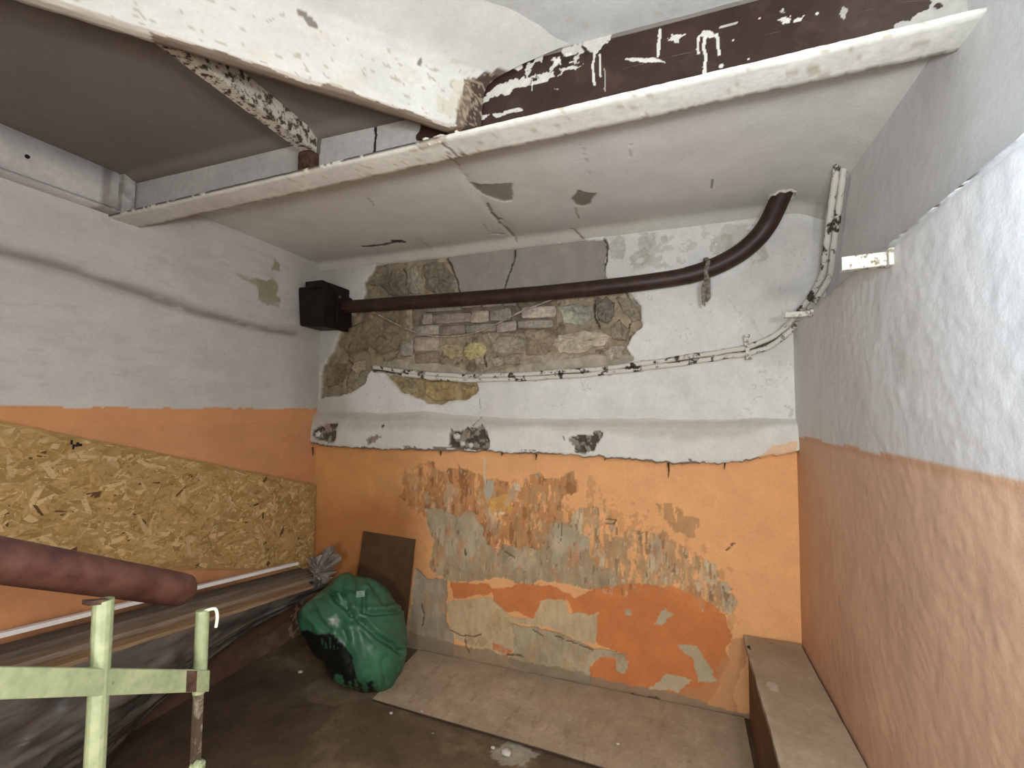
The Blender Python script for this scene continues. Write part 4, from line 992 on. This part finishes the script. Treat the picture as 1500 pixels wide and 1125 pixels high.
def build_film():
    nu, nv = 220, 60
    ys = lin(.15, 2.44, nu)
    Yg, T = np.meshgrid(ys, lin(0, 1, nv), indexing='ij'); Y = Yg.ravel(); T = T.ravel()
    xf = XL + .322
    zt = plank_z(Y) - .010
    zbt = np.interp(Y, [.1, 1.25, 1.45, 1.67, 1.92, 2.2, 2.45], [.004, .012, .03, .113, .196, .24, .29])
    xb = np.interp(Y, [.1, 1.2, 1.5, 1.9, 2.45], [XL + .36, XL + .26, XL + .06, XL + .012, XL + .05])
    bul = np.interp(Y, [.1, 1.2, 1.8, 2.2, 2.45], [.10, .09, .05, .03, .01])
    X = xf + (xb - xf) * T ** 1.6 + bul * np.sin(np.pi * np.clip(T * 1.15, 0, 1)) * (1 - T * .3)
    Z = zt + (zbt - zt) * T
    fold = fbm(Y * 1.0 + T * .55, T * .9 - Y * .4, 5, 4, 701, 7); f2 = 1 - np.abs(fbm(Y + .8 * T, T * .5 - Y * .6, 6, 3, 702, 4))
    env = np.sin(np.pi * np.clip(T, .02, .98)) ** .6
    X = X + env * (.012 * fold + .016 * f2 - .010) ; Z = Z + env * .008 * fold
    rg_ = np.zeros_like(X)
    for (ya, ta, yb, tb, amp, wd) in ((2.3, .35, .9, .60, .014, .020), (2.2, .55, .6, .95, .016, .022), (1.9, .30, .5, .42, .012, .018), (2.0, .75, 1.0, .85, .012, .025), (1.5, .50, .7, .75, .016, .016), (1.3, .70, .8, .98, .016, .018), (1.2, .15, .5, .60, .012, .02), (2.35, .2, 1.5, .28, .010, .02), (1.05, .45, .6, .9, .014, .014)):
        q = np.clip((ya - Y) / (ya - yb), 0, 1); tl = ta + (tb - ta) * q + .02 * np.sin(9 * Y)
        rg_ += amp * np.exp(-((T - tl) / wd) ** 2) * np.sin(np.pi * q) ** .5 * (Y < ya) * (Y > yb)
    X = X + rg_
    X = np.maximum(X, XL + .008); Z = np.maximum(Z, .003)
    o = grid_obj('film_sheet', np.stack([X, Y, Z], 1), nu, nv, np.full((len(X), 3), .1), M_FILM, fm, flip=True)
    return o
build_film()
def build_bunch():
    V, Fq = [], []
    cpt = at(468, 838, 1, 2.45)
    na, nr = 150, 12
    for i in range(na):
        a = 2 * math.pi * i / na
        R = .055 + .05 * max(0, math.cos(a - 2.3)) ** 3 + .125 * max(0, math.cos(a - .95)) ** 7 + .05 * max(0, math.cos(a - 4.5)) ** 2 + .055 * max(0, math.cos(a - .25)) ** 4
        R *= 1 + .16 * mnoise.noise(Vector((math.cos(a) * 3, math.sin(a) * 3, 1.7))) + .06 * math.sin(13 * a)
        for k in range(nr):
            t = k / (nr - 1)
            w_ = mnoise.noise(Vector((math.cos(a) * 6, math.sin(a) * 6, t * 1.5)))
            dp = .050 * t * w_ + .022 * t * math.sin(14 * a + 2.5 * w_) - .03 * (1 - t)
            tw = .12 * w_ * t
            V.append((cpt[0] + math.cos(a + tw) * R * t, cpt[1] + dp, cpt[2] + math.sin(a + tw) * R * t))
    for i in range(na):
        i2 = (i + 1) % na
        for k in range(nr - 1):
            Fq.append((i * nr + k, i2 * nr + k, i2 * nr + k + 1, i * nr + k + 1))
    mt = mottled('pale_bunched_polythene', (0.10, 0.082, 0.066), (0.27, 0.235, 0.20), 14, .34, .4, (1, 1, 1), .5)
    mesh_obj('bunched_end', V, Fq, mt, fm, smooth=True)
    # twisted neck from the bunch down to the wrapped stack
    MB().tube(spline([at(470, 842, 1, 2.46), at(462, 855, 1, 2.44), at(452, 868, 1, 2.42), at(440, 880, 1, 2.39)], 5), [.03 + .012 * math.sin(k * .9) for k in range(16)], 10, prof=lambda a: 1 + .2 * math.sin(5 * a)).build('twisted_neck', mt, fm, smooth=True)
build_bunch()

# ================================================================== GREEN BAG, BOARDS, LEDGE
bag = thing('plastic_bag', 'green plastic bag with black print, stuffed and sagging on the floor in the corner', 'bag', (-1.86, 2.27, 0))
def bag_mat():
    mt, nt, b = nodes('green_plastic')
    A = nt.nodes.new('ShaderNodeAttribute'); A.attribute_name = 'Col'
    nt.links.new(A.outputs['Color'], b.inputs['Base Color'])
    tc = nt.nodes.new('ShaderNodeTexCoord')
    n = nt.nodes.new('ShaderNodeTexNoise'); n.inputs['Scale'].default_value = 16; n.inputs['Detail'].default_value = 5; n.inputs['Distortion'].default_value = 1.0
    bp = nt.nodes.new('ShaderNodeBump'); bp.inputs['Strength'].default_value = .35; bp.inputs['Distance'].default_value = .012
    nt.links.new(tc.outputs['Object'], n.inputs['Vector']); nt.links.new(n.outputs['Fac'], bp.inputs['Height']); nt.links.new(bp.outputs[0], b.inputs['Normal'])
    b.inputs['Roughness'].default_value = .38; b.inputs['Specular IOR Level'].default_value = .45
    return mt
def build_bag():
    bm = bmesh.new(); bmesh.ops.create_icosphere(bm, subdivisions=6, radius=1.0)
    vs = np.array([v.co[:] for v in bm.verts])
    cen = at(519, 927, 1, 2.23)
    vd = np.array([cen[0], cen[1], cen[2] - 1.5]); vd /= np.linalg.norm(vd)
    rt = np.cross(vd, [0, 0, 1.0]); rt /= np.linalg.norm(rt); fr = -vd; upv = np.cross(rt, vd)   # frame facing the stair, tilted back like the slumped bag
    # local: a = right as seen from the stair, h = up, d = towards the stair
    a, d, h = vs[:, 0], vs[:, 1], vs[:, 2]
    R = np.ones(len(vs))
    out = np.empty_like(vs)
    # silhouette measured on the photograph (metres from the bag's centre)
    OUT = [((zx - 400) / 4.5 * .0041, -(zy - 750) / 4.5 * .0041) for zx, zy in ((285, 440), (370, 422), (480, 452), (560, 500), (640, 580), (700, 680), (718, 800), (705, 930), (690, 985), (620, 1050), (560, 1085), (510, 1078), (400, 1045), (310, 1000), (240, 890), (140, 770), (85, 650), (92, 585), (160, 530), (225, 480))]
    ang = np.array([math.atan2(q[1], q[0]) for q in OUT]); rad = np.array([math.hypot(*q) for q in OUT])
    o_ = np.argsort(ang); ang = ang[o_]; rad = rad[o_]
    phi = np.arctan2(h, a); ro = np.interp(phi, np.r_[ang[-1] - 2 * math.pi, ang, ang[0] + 2 * math.pi], np.r_[rad[-1], rad, rad[0]])
    rho = np.hypot(a, h)
    A = rho * np.cos(phi) * ro; H = rho * np.sin(phi) * ro
    Dp = d * .20
    # folds
    P3 = np.stack([A, Dp, H], 1)
    f = np.array([mnoise.fractal(Vector((p[0] * 5, p[1] * 5, p[2] * 5)), 1.0, 2.0, 4) for p in P3])
    def crease(p0, p1, wd, dep):
        l = segdist([p0, p1], A + .012 * f, H + .012 * f)
        return np.where(d > -.2, -dep * np.exp(-(l / wd) ** 2) + dep * .6 * np.exp(-((l - wd * 2.2) / (wd * 1.3)) ** 2), 0)
    n = np.stack([a, d, h], 1)
    disp = .013 * f
    for c in (((-.12, .21), (-.01, .085), .010, .055), ((-.01, .085), (.24, -.13), .009, .045), ((-.075, .285), (-.035, .13), .010, .05), ((.01, .09), (.24, .075), .009, .035), ((.045, .20), (.05, .10), .009, .03),
              ((-.22, .14), (-.12, .03), .013, .035), ((-.10, .06), (-.03, -.02), .012, .02), ((.02, .04), (.07, -.16), .016, .014), ((-.06, .02), (.0, -.15), .018, .012), ((.15, -.14), (.17, -.25), .012, .025), ((.08, .24), (.16, .12), .012, .018)):
        disp = disp + crease(c[0], c[1], c[2] * 1.15, c[3] * .5)
    A = A + n[:, 0] * disp; Dp = Dp + n[:, 1] * disp; H = H + n[:, 2] * disp
    W = cen[None] + A[:, None] * rt[None] + Dp[:, None] * fr[None] + H[:, None] * upv[None]
    W[:, 2] = np.maximum(W[:, 2], .003)
    W[:, 1] = np.minimum(W[:, 1], YB - .03)
    C = np.zeros((len(vs), 3)); C[:] = (0.036, 0.122, 0.066)
    C *= (1 + .12 * f)[:, None]
    put(C, sst(.0, .22, H - .05) * .6, (0.038, 0.125, 0.078), None, .5)
    lightb = np.exp(-(((A - .13) / .06) ** 2 + ((H + .17) / .07) ** 2)); put(C, lightb, (0.07, 0.24, 0.115), None, .75)
    front = d > -.35
    # black print: round emblem and a row of bars, illegible in the creases
    zp_ = lambda pts: [((zx - 400) / 4.5 * .0041, -(zy - 750) / 4.5 * .0041) for zx, zy in pts]
    E_ = zp_([(60, 620), (110, 690), (180, 722), (270, 740), (345, 790), (385, 850), (412, 950), (440, 1000), (515, 1000), (520, 1100), (300, 1100), (150, 900), (60, 700)])
    put(C, front & pip(E_, A + .012 * f, H + .012 * f), (0.006, 0.007, 0.006))
    for pts in ([(300, 945), (345, 960), (350, 1000), (375, 1020), (330, 1030), (300, 985)], [(378, 985), (392, 985), (396, 1050), (384, 1050)], [(412, 985), (424, 985), (430, 1060), (416, 1060)], [(448, 995), (478, 995), (486, 1090), (456, 1055)]):
        put(C, front & pip(zp_(pts), A + .004 * f, H + .004 * f), (0.034, 0.12, 0.062))
    put(C, front & pip(zp_([(215, 755), (300, 755), (330, 800), (300, 830), (230, 800)]), A + .008 * f, H) & (np.abs(np.sin(A * 160)) < .35), (0.03, 0.09, 0.06), None, .8)
    wh = front & pip([(-.13, .055), (-.10, .10), (-.06, .07), (-.09, .045)], A, H, .01, 30); put(C, wh, (0.20, 0.24, 0.19), None, .8)
    for v, p in zip(bm.verts, W): v.co = p
    me = bpy.data.meshes.new('bag_body'); bm.to_mesh(me); bm.free()
    me.materials.append(bag_mat())
    at_ = me.color_attributes.new('Col', 'FLOAT_COLOR', 'POINT'); cc = np.ones((len(vs), 4), np.float32); cc[:, :3] = np.clip(C, 0, 1); at_.data.foreach_set('color', cc.ravel())
    me.shade_smooth()
    o = bpy.data.objects.new('bag_body', me); COL.objects.link(o); link_to(o, bag)
    def loc(a_, h_, d_): return cen + a_ * rt + d_ * fr + upv * h_
    # pale label
    i = np.argmin(np.hypot(A - .03, H - .185) + 10 * (d < 0)); base = W[i] + fr * .014
    MB().quadbox(base - rt * .022 - np.array([0, 0, .0]), base + rt * .022, np.array([0, 0, .034]), fr * .003).build('label_patch', M_TAG, bag)
    # tied handles at the top
    hm = mottled('green_bag_handle', (0.026, 0.098, 0.053), (0.04, 0.135, 0.072), 12, .4, .2, spec=.45)
    knot = [(-.105, .205, .16), (-.085, .25, .13), (-.055, .285, .08), (-.03, .25, .13), (-.035, .20, .17)]
    MB().tube(spline([loc(*p) for p in knot], 6), [.030] * 25, 10, prof=lambda t_: 1 + .3 * math.cos(2 * t_)).build('handle', hm, bag, smooth=True)
    ear = [(-.19, .13, .10), (-.20, .165, .07), (-.165, .19, .07), (-.135, .17, .12)]
    MB().tube(spline([loc(*p) for p in ear], 6), [.024] * 19, 8, prof=lambda t_: 1 + .3 * math.cos(2 * t_)).build('handle', hm, bag, smooth=True)
build_bag()

# dark hardboard leaning on the back wall
a = at(533, 778, 1, 2.638); b = at(609, 790, 1, 2.638); c = at(594, 948, 1, 2.60); 
vs = []
for off in (0, .006):
    for P in ((a[0], 2.636, a[2]), (b[0], 2.636, b[2]), (c[0] + .02, 2.55, .006), (a[0] - .02, 2.55, .006)): vs.append((P[0], P[1] - off, P[2]))
tag(mesh_obj('hardboard_offcut', vs, [(0, 1, 2, 3), (7, 6, 5, 4), (0, 4, 5, 1), (1, 5, 6, 2), (2, 6, 7, 3), (3, 7, 4, 0)], M_HARD), 'dark brown hardboard offcut leaning upright on the back wall behind the green bag', 'board')

# fibreboard sheet lying on the landing floor
def build_sheet():
    nu, nv = 220, 60
    U, V = [t.ravel() for t in np.meshgrid(lin(0, 1, nu), lin(0, 1, nv), indexing='ij')]
    xl = -1.53 + (-.045) * V
    X = xl + (.255 - xl) * U; fy = 2.117 - .055 * U * 1.6; Y = fy + (2.638 - fy) * V
    n1 = fbm(X, Y, 3, 5, 801); n2 = fbm(X, Y, 20, 4, 802); n3 = fbm(X, Y, 9, 4, 803, 4)
    C = np.zeros((len(X), 3)); C[:] = (0.42, 0.325, 0.225); C *= (1 + .10 * n1 + .12 * n3 + .09 * n2)[:, None]; put(C, fbm(X, Y, 40, 4, 806, 9) > .5, (0.29, 0.205, 0.125), None, .5); put(C, fbm(X, Y, 30, 3, 807, 45) > .62, (0.50, 0.40, 0.29), None, .5)
    put(C, sst(-.1, .5, n3), (0.36, 0.26, 0.165), None, .5)
    put(C, (fbm(X, Y, 50, 3, 804) > .6), (0.42, 0.345, 0.24), None, .6)
    put(C, sst(2.5, 2.64, Y), (0.34, 0.265, 0.18), None, .6)
    put(C, sst(-.2, .25, X), (0.36, 0.30, 0.205), None, .5)
    C[V == 0] = (.05, .035, .025)
    Z = .0085 + .0008 * n3 + .006 * np.exp(-((V) / .2) ** 2) * np.sin(U * 3.0) ** 2
    top = np.stack([X, Y, Z], 1)
    o = grid_obj('fibreboard_sheet', top, nu, nv, C, M_SHEET)
    bm = bmesh.new(); bm.from_mesh(o.data)
    r = bmesh.ops.extrude_face_region(bm, geom=list(bm.faces))
    nvs = [g for g in r['geom'] if isinstance(g, bmesh.types.BMVert)]
    for v in nvs: v.co.z -= .0065
    bmesh.ops.recalc_face_normals(bm, faces=list(bm.faces))
    for e in bm.edges:
        if len(e.link_faces) == 2 and e.calc_face_angle(0) > .8: e.smooth = False
    bm.to_mesh(o.data); bm.free()
    tag(o, 'dusty brown fibreboard sheet lying flat on the landing floor against the back wall', 'board')
build_sheet()

# boxed ledge along the right wall
lg = thing('boxed_ledge', 'long dusty boxed ledge with a grey-brown top running along the foot of the right wall', 'ledge', (.39, 1.3, 0))
def build_ledge():
    nu, nv = 40, 220
    U, V = [t.ravel() for t in np.meshgrid(lin(0, 1, nu), lin(0, 1, nv), indexing='ij')]
    Y = .1 + (2.628 - .1) * V
    X = .258 + (.502 - .258) * U + .002 * fbm(Y, U, 8, 3, 851) * (U < .02)
    n1 = fbm(X, Y, 4, 5, 852); n2 = fbm(X, Y, 22, 4, 853)
    C = np.zeros((len(X), 3)); C[:] = (0.37, 0.29, 0.20); C *= (1 + .10 * n1 + .08 * n2)[:, None]
    put(C, sst(2.35, 2.62, Y), (0.30, 0.225, 0.145), None, .6)
    put(C, (U < .06) & (n2 > -.2), (0.46, 0.38, 0.28), None, .6)
    put(C, sst(.1, .6, n1), (0.32, 0.255, 0.18), None, .5)
    put(C, (np.hypot((X - .31) * 2, Y - 2.16) + .03 * n2 < .035), (0.58, 0.5, 0.4), None, .7)
    put(C, np.hypot((X - .268) * 1.6, (Y - 2.50) * .5) < .012, (0.01, 0.008, 0.006))
    Z = .436 - .030 * sst(1.6, 2.6, Y) + .002 * n1 + .0008 * n2
    o = grid_obj('top_slab', np.stack([X, Y, Z], 1), nu, nv, C, M_CURB, lg)
    bm = bmesh.new(); bm.from_mesh(o.data)
    r = bmesh.ops.extrude_face_region(bm, geom=list(bm.faces))
    for g in r['geom']:
        if isinstance(g, bmesh.types.BMVert): g.co.z -= .022
    bmesh.ops.recalc_face_normals(bm, faces=list(bm.faces))
    for e in bm.edges:
        if len(e.link_faces) == 2 and e.calc_face_angle(0) > .8: e.smooth = False
    bm.to_mesh(o.data); bm.free()
    MB().box(.275, .300, .12, 2.60, .001, .395).build('side_panel', M_CURBSIDE, lg, bevel=.003)
    MB().box(.300, .500, 2.585, 2.60, .001, .382).build('end_panel', M_CURBSIDE, lg)
    MB().box(.300, .500, .12, .14, .001, .414).build('end_panel', M_CURBSIDE, lg)
build_ledge()

# crumbs on the floor
def chip(x, y, r, mat, label, z=0.0, group=None, name='plaster_chip'):
    p = at(x, y, 2, z)
    bm = bmesh.new(); bmesh.ops.create_icosphere(bm, subdivisions=2, radius=r)
    for v in bm.verts:
        f = 1 + .35 * mnoise.noise(v.co * (1.5 / r) + Vector((x, y, 0)))
        v.co = Vector((v.co.x * f * 1.2, v.co.y * f, max(v.co.z * f * .55, -r * .3)))
    me = bpy.data.meshes.new(name); bm.to_mesh(me); bm.free(); me.materials.append(mat)
    o = bpy.data.objects.new(name, me); COL.objects.link(o); o.location = (p[0], p[1], z + r * .3)
    return tag(o, label, 'debris', group)
chip(741, 1104, .020, M_CHIP, 'largest white plaster crumb on the floor just in front of the fibreboard sheet')
chip(722, 1096, .009, M_CHIP, 'small white crumb to the left of the largest plaster crumb on the floor')
chip(634, 1074, .008, M_DARKCHIP, 'dark crumb on the bare floor in front of the fibreboard sheet')
chip(573, 1045, .008, M_CHIP, 'pale crumb on bare floor near the left corner of the fibreboard sheet')
chip(529, 998, .013, M_CHIP, 'pale crumb on the floor under the front of the green bag')
chip(618, 1042, .006, M_CHIP, 'pale crumb on the fibreboard sheet near its left front edge', .0095)
chip(905, 1090, .007, M_CHIP, 'pale crumb on the fibreboard sheet near the bottom of the photo', .0095)
chip(440, 985, .012, M_CHIP, 'rough pale plaster crumb at the foot of the left wall beside the green bag')

# ================================================================== RAILING
def dep(x, y, d): return EYE + CAMR @ np.array([(x - 750) / F, -(y - 562.5) / F, 1.0]) * d
rl = thing('stair_railing', 'pale green steel stair railing with a dark red wooden handrail at lower left', 'railing', (-.77, .45, 0))
h0 = dep(0, 822, .56); h1 = dep(268, 865, .79); hd = (h1 - h0) / np.linalg.norm(h1 - h0)
hp = [h0 - hd * .5, h0 - hd * .2, h0, h0 + (h1 - h0) * .5, h1 - hd * .012, h1, h1 + hd * .010]
MB().tube(hp, [.0265] * 5 + [.0255, .018], 20, prof=lambda a_: 1.0 if math.sin(a_) > -.3 else .93).build('handrail', M_HAND, rl, smooth=True)
r0 = dep(0, 1000, .52); r1 = dep(305, 997, .80); rd = (r1 - r0) / np.linalg.norm(r1 - r0)
up = np.cross(rd, np.array([1.0, 0, 0])); up = up / np.linalg.norm(up); up = up if up[2] > 0 else -up
frl = MB().quadbox(r0 - rd * .5, r1, np.array([.008, 0, 0]), np.array([0, 0, .031 / up[2]])).build('flat_rail', M_GREEN, rl, bevel=.0018)
MB().quadbox(r1 - rd * .055 + [.0042, 0, 0], r1 - rd * .032 + [.0042, 0, 0], np.array([.001, 0, 0]), np.array([0, 0, .029 / up[2]])).build('rust_spot', M_RUST, frl)
q = dep(134, 1001, .63)
MB().quadbox(q + [.0048, 0, -.010], q + [.0048, 0, .010], np.array([.001, 0, 0]), rd * .010).build('rust_spot', M_RUST, frl)
tp = dep(156, 879, .635)
MB().tube([(tp[0] - .006, tp[1], 0.0), (tp[0] - .006, tp[1], tp[2])], .0118, 14).build('baluster', M_GREEN, rl, bevel=.001, smooth=True)
# saddle bracket between baluster and handrail
MB().quadbox(tp + [-.004, -.022, .004], tp + [-.004, .004, -.003], (.014, 0, 0), (0, 0, .006)).build('saddle', M_RUST, rl)
te = dep(297, 893, .80)
zr = r1[2]
MB().tube([(te[0], te[1], zr - .016), (te[0], te[1], te[2])], .0105, 14).build('end_post', M_GREEN, rl, bevel=.002, smooth=True)
MB().quadbox((te[0] - .002, te[1], 0), (te[0] - .002, te[1], zr), (.010, 0, 0), (0, .012, 0)).build('thin_post', mottled('bare_rusty_bar', (0.05, 0.033, 0.02), (0.22, 0.19, 0.13), 40, .7, .4, lo=.48, hi=.64), rl)
MB().tube(spline([(te[0] + .004, te[1], te[2] - .002), (te[0] + .018, te[1] + .008, te[2] + .001), (te[0] + .022, te[1] + .01, te[2] - .012), (te[0] + .020, te[1] + .01, te[2] - .03)], 4), .0025, 6).build('bent_hook', mottled('pale_hook', (.55, .58, .42), (.62, .64, .5), 20), rl, smooth=True)
kb = dep(297, 1113, .80)
bm = bmesh.new(); bmesh.ops.create_icosphere(bm, subdivisions=3, radius=.011)
for v in bm.verts: v.co *= 1 + .35 * mnoise.noise(v.co * 160)
me = bpy.data.meshes.new('paint_lump'); bm.to_mesh(me); bm.free(); me.materials.append(M_GREEN)
o = bpy.data.objects.new('paint_lump', me); COL.objects.link(o); o.location = (te[0] + .004, te[1], kb[2]); link_to(o, rl)
# a further baluster out of frame carries the rail's upper end
tb = r0 - rd * .42
MB().tube([(tb[0] - .006, tb[1], 0), (tb[0] - .006, tb[1], (h0 - hd * .42)[2] - .02)], .0118, 12).build('baluster', M_GREEN, rl, smooth=True)
